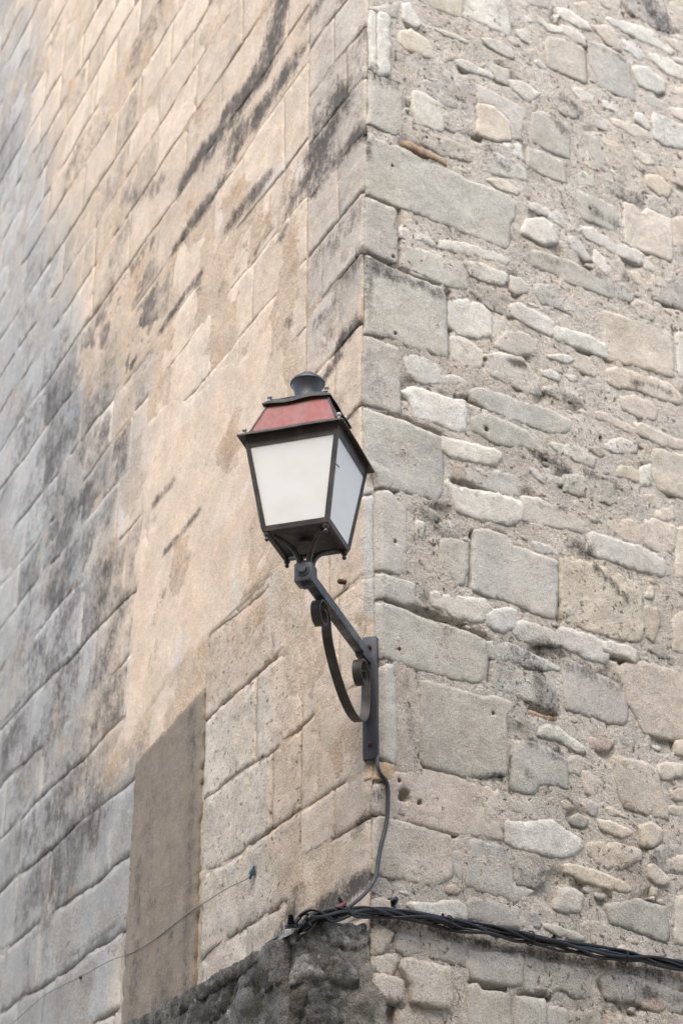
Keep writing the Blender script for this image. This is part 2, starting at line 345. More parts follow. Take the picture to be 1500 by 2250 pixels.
STAIN_R = strokes_to_wall(WR, [([(815, 165), (850, 180)], 22, .6), ([(800, 315), (806, 345)], 14, .55), ([(800, 568), (860, 600), (960, 640)], 18, .6), ([(805, 600), (810, 700)], 18, .4), ([(812, 780), (830, 830)], 26, .3),
    ([(1150, 680), (1080, 640)], 12, .2), ([(1160, 560), (1290, 590), (1380, 640)], 12, .35), ([(1340, 640), (1370, 660)], 16, .45), ([(1300, 460), (1350, 490)], 14, .5), ([(1340, 410), (1400, 440)], 18, .5), ([(1420, 5), (1455, 50)], 26, .6), ([(1290, 95), (1370, 130)], 8, .5), ([(1215, 260), (1240, 290)], 12, .5), ([(1235, 215), (1280, 245)], 12, .5),
    ([(1120, 795), (1150, 800)], 12, .9), ([(1180, 860), (1270, 880)], 13, .55), ([(1180, 1000), (1240, 1030)], 16, .75), ([(1290, 1040), (1350, 1065)], 14, .6), ([(1240, 1120), (1180, 1110)], 12, .4), ([(1250, 1195), (1290, 1210)], 16, .75), ([(1310, 1250), (1340, 1280), (1375, 1320)], 10, .7), ([(1390, 840), (1440, 850), (1480, 870)], 8, .6), ([(1195, 1420), (1230, 1435)], 16, .85), ([(1240, 1455), (1300, 1480), (1360, 1510)], 18, .5), ([(1130, 1440), (1180, 1470), (1210, 1560)], 26, .4),
    ([(1140, 1620), (1230, 1660)], 12, .5), ([(1165, 1710), (1160, 1700)], 14, .3), ([(1050, 1712), (1100, 1705)], 9, .85), ([(1000, 1180), (975, 1175)], 10, .6), ([(920, 1130), (960, 1150), (920, 1180)], 24, .45), ([(880, 1480), (900, 1620)], 14, .25), ([(840, 1730), (820, 1750)], 12, .5),
    ([(820, 2015), (900, 2030), (1000, 2058), (1100, 2085), (1200, 2100)], 11, .75), ([(1200, 2100), (1350, 2120), (1500, 2150)], 11, .6), ([(1400, 2180), (1490, 2200)], 16, .5), ([(1380, 2230), (1330, 2210)], 16, .4), ([(1200, 1925), (1150, 1920)], 14, .3), ([(1440, 1880), (1480, 1900)], 26, .3), ([(880, 340), (960, 355)], 6, .4), ([(1010, 220), (1030, 300)], 20, .3), ([(1060, 330), (1120, 370)], 18, .4), ([(1050, 580), (1020, 650)], 14, .35), ([(985, 655), (1060, 655)], 8, .6)])
ALLST = {id(WL): STAIN_L, id(WR): STAIN_R}

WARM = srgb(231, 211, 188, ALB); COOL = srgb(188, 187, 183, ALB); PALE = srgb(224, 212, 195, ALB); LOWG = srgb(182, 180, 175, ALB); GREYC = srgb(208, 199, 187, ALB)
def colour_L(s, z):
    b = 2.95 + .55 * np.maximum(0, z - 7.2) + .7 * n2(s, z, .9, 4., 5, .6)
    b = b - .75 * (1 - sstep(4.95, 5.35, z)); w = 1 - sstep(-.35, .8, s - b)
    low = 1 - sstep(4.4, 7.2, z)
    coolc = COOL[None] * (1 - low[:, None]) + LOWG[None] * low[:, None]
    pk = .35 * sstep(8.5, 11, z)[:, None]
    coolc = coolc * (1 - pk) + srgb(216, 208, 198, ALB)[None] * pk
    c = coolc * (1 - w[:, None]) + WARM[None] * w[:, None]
    pz = ((1 - sstep(4.9, 5.3, z + .15 * n2(s, z, 2, 9.))) * sstep(.75, 1.1, s) * w)[:, None]
    c = c * (1 - pz) + PALE[None] * pz
    gz = ((1 - sstep(.45, .75, s)) * sstep(6.2, 6.7, z) * .75)[:, None]
    c = c * (1 - gz) + GREYC[None] * gz
    ch = ((1 - sstep(.05, .085, s)) * sstep(4.85, 4.95, z) * (1 - sstep(5.5, 5.6, z)))[:, None]
    c = c * (1 - ch) + srgb(214, 214, 210, ALB)[None] * ch
    li = np.clip(stain_at(LIME_L, s, z), 0, 1)[:, None] * .75
    return c * (1 - li) + srgb(232, 226, 216, ALB)[None] * li

# ------------------------------------------------------------------ one stone = front face with relief + sides into the wall
def densify(poly, step):
    out = []
    for i in range(len(poly)):
        a = poly[i]; b = poly[(i + 1) % len(poly)]; L = np.linalg.norm(b - a); k = max(1, int(round(L / step)))
        for j in range(k): out.append(a + (b - a) * j / k)
    return np.array(out)
def chaikin(poly, w=.25, keep=None):
    out = []
    n = len(poly)
    for i in range(n):
        a, b = poly[i - 1], poly[i]; c = poly[(i + 1) % n]
        if keep is not None and keep[i]: out.append(b); continue
        out.append(b + (a - b) * w); out.append(b + (c - b) * w)
    return np.array(out)
def inside(P, poly):
    x, y = P[:, 0], P[:, 1]; r = np.zeros(len(P), bool); n = len(poly)
    for i in range(n):
        x1, y1 = poly[i]; x2, y2 = poly[(i + 1) % n]
        if y1 == y2: continue
        c = ((y1 > y) != (y2 > y)) & (x < (x2 - x1) * (y - y1) / (y2 - y1) + x1); r ^= c
    return r
def edge_dist(P, poly, skip=None):
    d = np.full(len(P), 9.)
    n = len(poly)
    for i in range(n):
        a = poly[i]; b = poly[(i + 1) % n]
        if skip is not None and skip[i]: continue
        ab = b - a; L = ab @ ab + 1e-12; t = np.clip(((P - a) @ ab) / L, 0, 1); q = a + t[:, None] * ab
        d = np.minimum(d, np.hypot(P[:, 0] - q[:, 0], P[:, 1] - q[:, 1]))
    return d
def stone_mesh(W, poly, h, proud, rnd, wob, rough, colour, colfun=None, pits=(), stainR=None, jag=.004, tone=1., depth=.06, corner=0., ns=1., base_st=0.):
    poly = np.asarray(poly, float)
    area = .5 * np.sum(poly[:, 0] * np.roll(poly[:, 1], -1) - np.roll(poly[:, 0], -1) * poly[:, 1])
    if area < 0: poly = poly[::-1]
    ol = densify(poly, h)
    oncorner = ol[:, 0] < 2e-3
    sd_ = random.random() * 50
    j1 = n2(ol[:, 0], ol[:, 1], 16, sd_, 3); j2 = n2(ol[:, 0], ol[:, 1], 16, sd_ + 9, 3)
    off = np.stack([j1 + .7 * n2(ol[:, 0], ol[:, 1], 45, sd_ + 3, 2), j2 + .7 * n2(ol[:, 0], ol[:, 1], 45, sd_ + 5, 2)], 1) * jag * .8
    off[oncorner, 0] = 0
    ol = ol + off; ol[:, 0] = np.maximum(ol[:, 0], 0)
    n = len(ol); skip = [bool(oncorner[i] and oncorner[(i + 1) % n]) for i in range(n)]
    lo, hi = ol.min(0), ol.max(0)
    gx, gy = np.meshgrid(np.arange(lo[0], hi[0], h), np.arange(lo[1], hi[1], h))
    G = np.stack([gx.ravel(), gy.ravel()], 1); G = G + rng.uniform(-.28, .28, G.shape) * h
    if len(G):
        G = G[inside(G, ol)]
    if len(G):
        G = G[edge_dist(G, ol) > .55 * h]
    ex = []
    for (ps, pz, pr, pd) in pits:
        if inside(np.array([[ps, pz]]), ol)[0]:
            if len(G): G = G[np.hypot(G[:, 0] - ps, G[:, 1] - pz) > pr * 1.5]
            ex.append((ps, pz))
            for f in (.45, .85, 1., 1.35):
                for k in range(9):
                    a = k * math.tau / 9 + f; q = (ps + pr * f * math.cos(a) * (1 + .1 * math.sin(3 * a)), pz + pr * f * math.sin(a)); ex.append(q)
    if ex:
        ex = np.array(ex); ex = ex[inside(ex, ol)]; G = np.concatenate([G, ex]) if len(G) else ex
    A = np.concatenate([ol, G]) if len(G) else ol
    res = delaunay_2d_cdt([Vector(v) for v in A.tolist()], [], [list(range(n))], 1, 1e-7)
    Q = np.array([v[:] for v in res[0]]); Fc = [list(f) for f in res[2]]
    d = edge_dist(Q, ol, skip)
    prof = -np.clip(1 - d / rnd, 0, 1) ** 2 * rnd * .75
    hh = proud + prof + wob * fbm(np.stack([Q[:, 0], Q[:, 1], np.full(len(Q), sd_)], 1), 7 * ns, 5, .55) * sstep(0, rnd * 2, d + .004)
    hh = hh + wob * .5 * fbm(np.stack([Q[:, 0], Q[:, 1], np.full(len(Q), sd_)], 1), 26 * ns, 3, .6)
    pdark = np.zeros(len(Q))
    for (ps, pz, pr, pd) in pits:
        dd = np.hypot(Q[:, 0] - ps, Q[:, 1] - pz); hh = hh - pd * (1 - sstep(.8, 1.02, dd / pr)); pdark = np.maximum(pdark, 1 - sstep(.8, 1.2, dd / pr))
    V = W.P(Q[:, 0], Q[:, 1], hh, corner)
    cc = colfun(Q[:, 0], Q[:, 1]) if colfun else np.repeat(np.asarray(colour)[None], len(Q), 0)
    cc = cc * tone * (1 + .06 * n2(Q[:, 0], Q[:, 1], 3.5, sd_)[:, None])
    stn = np.maximum(stain_at(stainR, Q[:, 0], Q[:, 1]), 0) if stainR else np.zeros(len(Q))
    if base_st: stn = np.maximum(stn, base_st * (.7 + .8 * n2(Q[:, 0], Q[:, 1], 2.2, sd_, 5, .6)) * sstep(-.02, .07, d))
    rf = np.full(len(Q), rough)
    # sides
    cnt = {}
    for f in Fc:
        for i in range(len(f)):
            a, b = f[i], f[(i + 1) % len(f)]; cnt[(a, b)] = 1
    be = [(a, b) for (a, b) in cnt if (b, a) not in cnt]
    bv = sorted({v for e in be for v in e}); idx = {v: len(Q) + i for i, v in enumerate(bv)}
    bq = Q[bv]; isC = bq[:, 0] < 3e-3
    back = W.P(bq[:, 0], bq[:, 1], 0.); back = back - np.where(isC[:, None], -bis[None] * 1., W.n[None] * np.ones((len(bv), 1))) * depth
    V = np.concatenate([V, back]); cc = np.concatenate([cc, cc[bv]]); stn = np.concatenate([stn, stn[bv]]); rf = np.concatenate([rf, rf[bv]])
    Fs = [[b, a, idx[a], idx[b]] for a, b in be]
    faces = Fc + Fs
    if W.hand < 0: faces = [f[::-1] for f in faces]
    return V, faces, dict(col=np.clip(cc, 0, 1), stain=stn, rough=rf)
def add_stone(name, W, poly, parent, mat, **k):
    V, Fc, at = stone_mesh(W, poly, **k)
    return mesh_obj(name, V, Fc, mat, parent, at)
def crack_lines(W, rows): return [W.solve(np.array(p, float)) for p in rows]
def crack_at(lines, s, z, wd):
    d = np.full(len(s), 9.); P = np.stack([s, z], 1)
    for q in lines:
        for a, b in zip(q[:-1], q[1:]):
            m = (s > min(a[0], b[0]) - .06) & (s < max(a[0], b[0]) + .06) & (z > min(a[1], b[1]) - .06) & (z < max(a[1], b[1]) + .06)
            if m.any():
                ab = b - a; t = np.clip(((P[m] - a) @ ab) / (ab @ ab), 0, 1); e = P[m] - a - t[:, None] * ab; d[m] = np.minimum(d[m], np.hypot(e[:, 0], e[:, 1]))
    return 1 - sstep(wd * .6, wd, d)
class Joined:
    def __init__(s): s.V = []; s.F = []; s.A = []; s.n = 0
    def add(s, V, Fc, at):
        s.V.append(V); s.F += [[i + s.n for i in f] for f in Fc]; s.A.append(at); s.n += len(V)
    def make(s, name, mat, parent):
        at = {k: np.concatenate([a[k] for a in s.A]) for k in s.A[0]}
        return mesh_obj(name, np.concatenate(s.V), s.F, mat, parent, at)
def sheet(W, s0, s1, z0, z1, step, hfun, keep, cfun, stainR, rough, corner=-.012, mat=None, name='mortar_bed', parent=None, mirror=False):
    S = np.arange(s0, s1 + step, step); Z = np.arange(z0, z1 + step, step)
    gs, gz = np.meshgrid(S, Z); js = gs + rng.uniform(-.25, .25, gs.shape) * step; js[:, 0] = S[0]
    q = np.stack([js.ravel(), gz.ravel()], 1); ok = keep(q[:, 0], q[:, 1])
    idx = np.full(len(q), -1); 
    ok2 = ok.reshape(gs.shape); cell = ok2[:-1, :-1] & ok2[1:, :-1] & ok2[:-1, 1:] & ok2[1:, 1:]
    used = np.zeros(gs.shape, bool); used[:-1, :-1] |= cell; used[1:, :-1] |= cell; used[:-1, 1:] |= cell; used[1:, 1:] |= cell
    u = used.ravel(); idx[u] = np.arange(u.sum()); I = idx.reshape(gs.shape)
    a = I[:-1, :-1][cell]; b = I[:-1, 1:][cell]; c = I[1:, 1:][cell]; d = I[1:, :-1][cell]
    faces = np.stack([a, b, c, d], 1)
    if W.hand < 0: faces = faces[:, ::-1]
    qq = q[u]; V = W.P(qq[:, 0], qq[:, 1], hfun(qq[:, 0], qq[:, 1]), corner)
    cc = cfun(qq[:, 0], qq[:, 1]); st = np.maximum(stain_at(stainR, qq[:, 0], qq[:, 1]), 0) if stainR else np.zeros(len(qq)); rf = rough(qq[:, 0], qq[:, 1]) if callable(rough) else np.full(len(qq), rough)
    return mesh_obj(name, V, faces.tolist(), mat, parent, dict(col=np.clip(cc, 0, 1), stain=st, rough=rf))
def fill(mesh_name, V, Fc, mat, parent, c, rough=.6):
    n = len(V); return mesh_obj(mesh_name, V, Fc, mat, parent, dict(col=np.repeat(np.asarray(c)[None], n, 0), stain=np.zeros(n), rough=np.full(n, rough)), smooth=False)

# ------------------------------------------------------------------ setting: street, with an unseen house added for shade
def ground():
    m, nt, b, out = newmat('street_paving'); N = NB(nt); p = N.pos()
    c = N.mix(N.rng(N.noise(p, 3, 6), .35, .65), tuple(srgb(150, 142, 130)), tuple(srgb(172, 162, 148)))
    c = N.mix(N.rng(N.voro(p, 2.2, 'DISTANCE_TO_EDGE'), .05, .02), c, tuple(srgb(96, 90, 82)))
    nt.links.new(c, b.inputs['Base Color']); b.inputs['Roughness'].default_value = .9
    S = 400; o = mesh_obj('ground', [(-S, -S, 0), (S, -S, 0), (S, S, 0), (-S, S, 0)], [(0, 1, 2, 3)], m, None, None, False)
    tag(o, kind='structure')
ground()
def shade_house():  # added behind the camera, out of view, so the lower walls get less sky
    m, nt, b, out = newmat('ochre_stucco'); N = NB(nt); p = N.pos()
    c = N.mix(N.rng(N.noise(p, 1.5, 6, .6), .3, .7), tuple(srgb(176, 160, 138)), tuple(srgb(152, 140, 124))); nt.links.new(c, b.inputs['Base Color']); b.inputs['Roughness'].default_value = .95
    mt, nt2, b2, _ = newmat('terracotta_tiles'); b2.inputs['Base Color'].default_value = (*srgb(150, 92, 66), 1); b2.inputs['Roughness'].default_value = .9
    ms, nt3, b3, _ = newmat('grey_shutter_paint'); b3.inputs['Base Color'].default_value = (*srgb(120, 126, 124), 1); b3.inputs['Roughness'].default_value = .6
    h = empty('shade_house', (0, -2.4, 0), 'unseen ochre stucco house with grey shutters, added to shade the lower walls', 'house')
    def bx(name, x0, x1, y0, y1, z0, z1, mat, par):
        V = [(x, y, z) for z in (z0, z1) for x, y in ((x0, y0), (x1, y0), (x1, y1), (x0, y1))]
        o = mesh_obj(name, V, [(3, 2, 1, 0), (4, 5, 6, 7), (0, 1, 5, 4), (1, 2, 6, 5), (2, 3, 7, 6), (3, 0, 4, 7)], mat, par, None, False); return o
    bx('wall', -16, 16, -9, -2.4, 0, HOUSE_H, m, h)
    V = [(-16.4, -9.5, HOUSE_H), (16.4, -9.5, HOUSE_H), (16.4, -1.9, HOUSE_H), (-16.4, -1.9, HOUSE_H), (-16.4, -5.7, HOUSE_H + 1.4), (16.4, -5.7, HOUSE_H + 1.4)]
    mesh_obj('roof', V, [(3, 2, 1, 0), (2, 3, 4, 5), (0, 1, 5, 4), (1, 2, 5), (3, 0, 4)], mt, h, None, False)
    for x in range(-14, 15, 4):
        for z in (1.2, 4.4, 7.2): bx('shutter', x - .55, x + .55, -2.41, -2.34, z, z + 1.5, ms, h)
HOUSE_H = 11.5
shade_house()

# ------------------------------------------------------------------ left: ashlar wall
ashlar = empty('ashlar_wall', tuple(C0 + dL * 2.5), 'peach and grey wall of large squared blocks streaked with black soot', 'wall')
zs = [3.43, 3.84, 4.235, 4.62, 5.045, 5.455, 5.855, 6.28, 6.73, 7.15, 7.55, 7.93, 8.46, 8.88, 9.34, 9.75, 10.16]
while zs[-1] < 16.4: zs.append(zs[-1] + [.42, .40, .45, .38, .43][len(zs) % 5])
JPX = [(660, 160), (741, 175), (761, 245), (489, 200), (632, 25), (520, 325), (624, 330), (423, 135), (531, 60), (470, 515), (557, 630), (437, 625), (526, 810), (646, 795), (501, 970),
       (378, 600), (283, 570), (280, 650), (277, 750), (274, 880), (207, 560), (182, 600), (171, 800), (183, 890), (98, 900), (100, 990), (56, 610), (92, 560), (246, 920), (288, 970), (340, 780),
       (22, 1120), (95, 1220), (176, 1230), (257, 1140), (276, 1240), (98, 1330), (183, 1350), (106, 1420), (128, 1530), (36, 1500), (207, 1450), (302, 1380), (272, 1540), (162, 1530),
       (92, 1710), (188, 1730), (210, 1870), (112, 1950), (36, 2000), (179, 2020), (87, 2100), (185, 2180), (90, 2220), (522, 1270), (596, 1310), (453, 1480), (627, 1500), (560, 1540),
       (595, 1700), (652, 1850), (240, 1040), (120, 1110), (330, 1120), (420, 1010), (280, 330), (165, 340), (85, 310), (245, 250), (310, 190), (350, 260), (190, 190), (380, 60), (230, 60), (110, 120)]
JT = {}
for s, z in WL.solve(np.array(JPX, float)):
    k = int(np.searchsorted(zs, z)) - 1
    JT.setdefault(k, []).append(float(s))
QB = .62
zq = [3.43, 3.62, 4.01, 4.225, 4.62, 5.1, 5.5, 5.945, 6.39, 6.79, 7.15, 7.5, 7.87, 8.2, 8.54, 8.9, 9.34]
qj = {2: .3, 3: .45, 4: .27, 5: .36, 6: .22, 7: .30, 8: .25, 9: .45, 10: .27, 11: .6, 12: .2, 13: .33, 14: .25, 15: .4}
PATCH_Q = WL.solve(np.array([(303, 1700), (447, 1528), (425, 2185), (283, 2250)], float))
ps0, ps1, pz1 = 1.70, 2.62, 5.045
gapL = .0045
def slopez(k, s): return (.03 * math.sin(1.3 * k + .7 * s) * min(1, abs(s - .6)) if zs[k] > 5.2 else .012 * math.sin(1.3 * k + .8 * s)) + (.011 * math.sin(5.1 * s + 2.3 * k) + .008 * math.sin(11.7 * s + 4.1 * k)) * min(1, 3 * abs(s - QB))
def jx(k, s, top): return s + (.02 * math.sin(37 * s + 11 * k + 5 * top) if s > QB + .01 and abs(s - ps0) > .01 and abs(s - ps1) > .01 else 0)
allL = []
EXT = 3.2
def quadpoly(s0, s1, zb0, zb1, zt0, zt1): return [(s0, zb0), (s1, zb1), (s1, zt1), (s0, zt0)]
ext_rows = []
for k in range(len(zs) - 1):
    zc = .5 * (zs[k] + zs[k + 1]); smax = 4.72 + (zc - 4.17) * .289 + .75; smin = max(QB, (zc - 9.1) / .88)
    lo_, hi_ = max(QB, smin - 2.2) if smin > QB else None, smax + EXT
    ext_rows.append((k, lo_, smin, smax, hi_))
    if smin > smax: continue
    js = sorted(x for x in JT.get(k, []) if QB + .22 < x < smax - .2)
    clean = []
    for x in js:
        if not clean or x - clean[-1] > .2: clean.append(x)
    js = [QB if smin <= QB else smin] + [x for x in clean if x > smin + .2]
    full = [js[0]]
    for x in js[1:] + [smax]:
        while x - full[-1] > .98:
            full.append(full[-1] + min(random.uniform(.42, .8), x - full[-1] - .3))
        full.append(x)
    for a, b in zip(full[:-1], full[1:]):
        if zs[k + 1] < pz1 + .02:
            if a < ps0 < b and b - ps0 > .05: b_ = ps0; segs = [(a, ps0)] + ([(ps1, b)] if b > ps1 else [])
            elif ps0 <= a and b <= ps1: segs = []
            elif ps0 <= a < ps1 < b: segs = [(ps1, b)]
            else: segs = [(a, b)]
        else: segs = [(a, b)]
        for a2, b2 in segs:
            if b2 - a2 > .06: allL.append((k, a2, b2))
for k, a, b in allL:
    g = gapL * random.uniform(.7, 1.6) * (.4 if .6 < .5 * (a + b) < 2.8 and 5.3 < zs[k] < 8. else 1.)
    ta, tb = random.uniform(-.012, .012), random.uniform(-.012, .012)
    aa, bb = a + g, b - g
    poly = [(jx(k, a, 0) + g, zs[k] + g + slopez(k, a))] + [(x, zs[k] + g + slopez(k, x)) for x in np.linspace(a, b, 4)[1:-1]] + [(jx(k, b, 0) - g, zs[k] + g + slopez(k, b)), (jx(k, b, 1) - g, zs[k + 1] - g + slopez(k + 1, b))] + [(x, zs[k + 1] - g + slopez(k + 1, x)) for x in np.linspace(b, a, 4)[1:-1]] + [(jx(k, a, 1) + g, zs[k + 1] - g + slopez(k + 1, a))]
    zc = .5 * (zs[k] + zs[k + 1]); sc_ = .5 * (a + b)
    smooth_zone = .7 < sc_ < 2.8 and 5.4 < zc < 8.3
    rough = .75 if (zc < 5.45 and sc_ < 1.75) else (.12 if smooth_zone else random.uniform(.15, .45))
    hstep = .02 if sc_ < 2.9 else .035
    if zc > 10: hstep = .045
    add_stone('stone', WL, poly, ashlar, M_stone, h=hstep, proud=random.uniform(-.003, .004), rnd=.003 if smooth_zone else .006, wob=.010 if rough > .6 else .004, rough=rough, colour=None,
              colfun=colour_L, stainR=STAIN_L, jag=.006 if smooth_zone else .010, base_st=(random.choice([.15, .4, .55, .7, .82]) if (2.85 < sc_ < 5.4 and 4.9 < zc < 8.7) else (random.choice([0, 0, .15, .35]) if sc_ > 2.8 else 0)), tone=random.uniform(.96, 1.03) if smooth_zone else (random.uniform(.74, 1.04) if sc_ > 2.8 else random.uniform(.87, 1.05)), pits=())
far = Joined()
for k, lo_, s_in, s_out, hi_ in ext_rows:
    for a0, b0 in (((lo_, s_in),) if lo_ is not None else ()) + ((s_out, hi_),):
        x = a0
        while x < b0 - .1:
            y = min(b0, x + random.uniform(.45, .9)); y = b0 if b0 - y < .3 else y; g = .005
            poly = [(x + g, zs[k] + g + slopez(k, x)), (y - g, zs[k] + g + slopez(k, y)), (y - g, zs[k + 1] - g + slopez(k + 1, y)), (x + g, zs[k + 1] - g + slopez(k + 1, x))]
            far.add(*stone_mesh(WL, poly, h=.09, proud=random.uniform(-.003, .004), rnd=.006, wob=.004, rough=.3, colour=None, colfun=colour_L, jag=.008, tone=random.uniform(.85, 1.05), base_st=random.choice([0, .2, .4, .6]) if x > 3 else 0)); x = y
tag(far.make('far_blocks', M_stone, ashlar), kind='stuff')
for k in range(len(zq) - 1):
    j = qj.get(k, .35)
    for a, b in ((0., j), (j, QB)):
        g = .005
        if b - a < .06: continue
        poly = [(a + (g if a > 0 else 0), zq[k] + g), (b - g, zq[k] + g), (b - g, zq[k + 1] - g), (a + (g if a > 0 else 0), zq[k + 1] - g)]
        zc = .5 * (zq[k] + zq[k + 1])
        add_stone('stone', WL, poly, ashlar, M_stone, h=.017, proud=random.uniform(-.004, .003) if a > 0 else 0., rnd=.007, wob=.006, rough=.6 if zc < 5.2 else .35, colour=None, colfun=colour_L,
                  stainR=STAIN_L, jag=.006, tone=random.uniform(.94, 1.03))
def mort_col_L(s, z):
    c = colour_L(s, z) * np.array([.97, .94, .90]); o = sstep(.2, .6, n2(s, z, 2.4, 12.))[:, None] * .35
    return c * (1 - o) + srgb(200, 160, 116, ALB)[None] * o
CRK_L = crack_lines(WL, [[(799, 428), (747, 476), (683, 554)], [(799, 550), (747, 602)], [(790, 720), (744, 762), (711, 828)], [(798, 889), (767, 919)], [(758, 0), (674, 95)], [(590, 1283), (520, 1350), (464, 1404)], [(618, 1451), (529, 1510), (492, 1544)], [(750, 1726), (658, 1765), (559, 1828), (445, 1897)], [(796, 1807), (736, 1837)], [(300, 1301), (210, 1388), (98, 1486), (0, 1604)], [(300, 1710), (168, 1819), (62, 1911), (0, 1970)], [(295, 1872), (202, 1945), (120, 2009)], [(290, 2027), (179, 2102), (0, 2244)], [(258, 1604), (157, 1693), (62, 1788)], [(316, 540), (241, 649), (174, 747), (109, 837)], [(386, 540), (291, 674)], [(73, 0), (14, 123)], [(180, 20), (150, 75)], [(556, 2035), (505, 2068)], [(604, 512), (565, 557)], [(336, 781), (274, 848)], [(302, 918), (252, 971)]])
def hL(s, z):
    open_ = sstep(.14, .42, n2(s, z, 1.9, 21., 4)) * .024
    sm = ((s > .7) & (s < 2.8) & (z > 5.3) & (z < 8.4)) * .75
    return -.022 * crack_at(CRK_L, s, z, .026) - .003 + .004 * sm - open_ * (1 - .7 * sm) + .011 * n2(s, z, 1.7, 51., 4) + .002 * n2(s, z, 22, 6.)
sheet(WL, 0, 12.4, 3.3, 16.6, .03, hL, lambda s, z: (z < 8.9 + .88 * s + 2.2) & (s < 4.72 + (z - 4.17) * .289 + .8 + EXT), mort_col_L, STAIN_L, .6, mat=M_mortar, parent=ashlar)
# old lime render still clinging to the middle of the wall, feathered into the blocks
def render_mask(s, z):
    e = np.minimum(np.minimum(s - .78, 2.86 - s) * .9, np.minimum(z - (5.52 - .12 * (s - .8)), 7.05 + .2 * (s - 1.) - z))
    return e + .17 * n2(s, z, 1.5, 81., 6, .62)
def hRend(s, z): return -.03 * crack_at(CRK_L, s, z, .022) - .010 + .0155 * sstep(.0, .09, render_mask(s, z)) + .0025 * n2(s, z, 3, 83., 4) - .012 * sstep(.42, .6, n2(s, z, 1.1, 86., 5, .6))
o = sheet(WL, .7, 3.05, 5.2, 7.7, .02, hRend, lambda s, z: render_mask(s, z) > -.03, lambda s, z: colour_L(s, z) * np.array([1.0, .985, .97]), STAIN_L, .22, mat=M_plaster, name='lime_render', parent=ashlar)
tag(o, 'thin peach lime render smeared over the middle blocks')
# the smooth cement patch
zb = 3.3; PT0, PT1 = .17, .09; pp = [(ps0, zb), (ps1, zb), (ps1, pz1 + PT1 - .02), (ps1 - .05, pz1 + PT1), (ps0 + .02, pz1 + PT0), (ps0, pz1 + PT0 - .03)]
o = add_stone('plaster_patch', WL, pp, ashlar, M_plaster, h=.022, proud=.015, rnd=.005, wob=.006, rough=.5, colour=srgb(150, 138, 123, ALB), jag=.024, ns=.6, stainR=strokes_to_wall(WL, [([(430, 1560), (425, 1800), (412, 2170)], 9, .45), ([(340, 1760), (335, 1990)], 16, .28), ([(310, 1900), (300, 2230)], 12, .35), ([(385, 1640), (380, 1720)], 12, .22), ([(370, 2060), (360, 2200)], 22, .35)]))
tag(o, 'smooth grey-brown cement render patch filling a former opening')
# masonry core behind the face
def core(name, W, parent, s1, ztop, zbot=0.):
    A = W.C.copy(); B = W.C + W.d * s1; off = -W.n * .045 + bis * .09
    pts = []
    for z in (zbot, ztop):
        for q in (A + off, B + off, B - W.n * .5, A + bis * .5): pts.append((q[0], q[1], z))
    Fq = [(0, 1, 5, 4), (1, 2, 6, 5), (2, 3, 7, 6), (3, 0, 4, 7), (4, 5, 6, 7), (3, 2, 1, 0)]
    if W.hand < 0: Fq = [f[::-1] for f in Fq]
    return fill(name, pts, Fq, M_mortar, parent, srgb(200, 186, 168, ALB))
core('masonry_core', WL, ashlar, 16, 17.5)

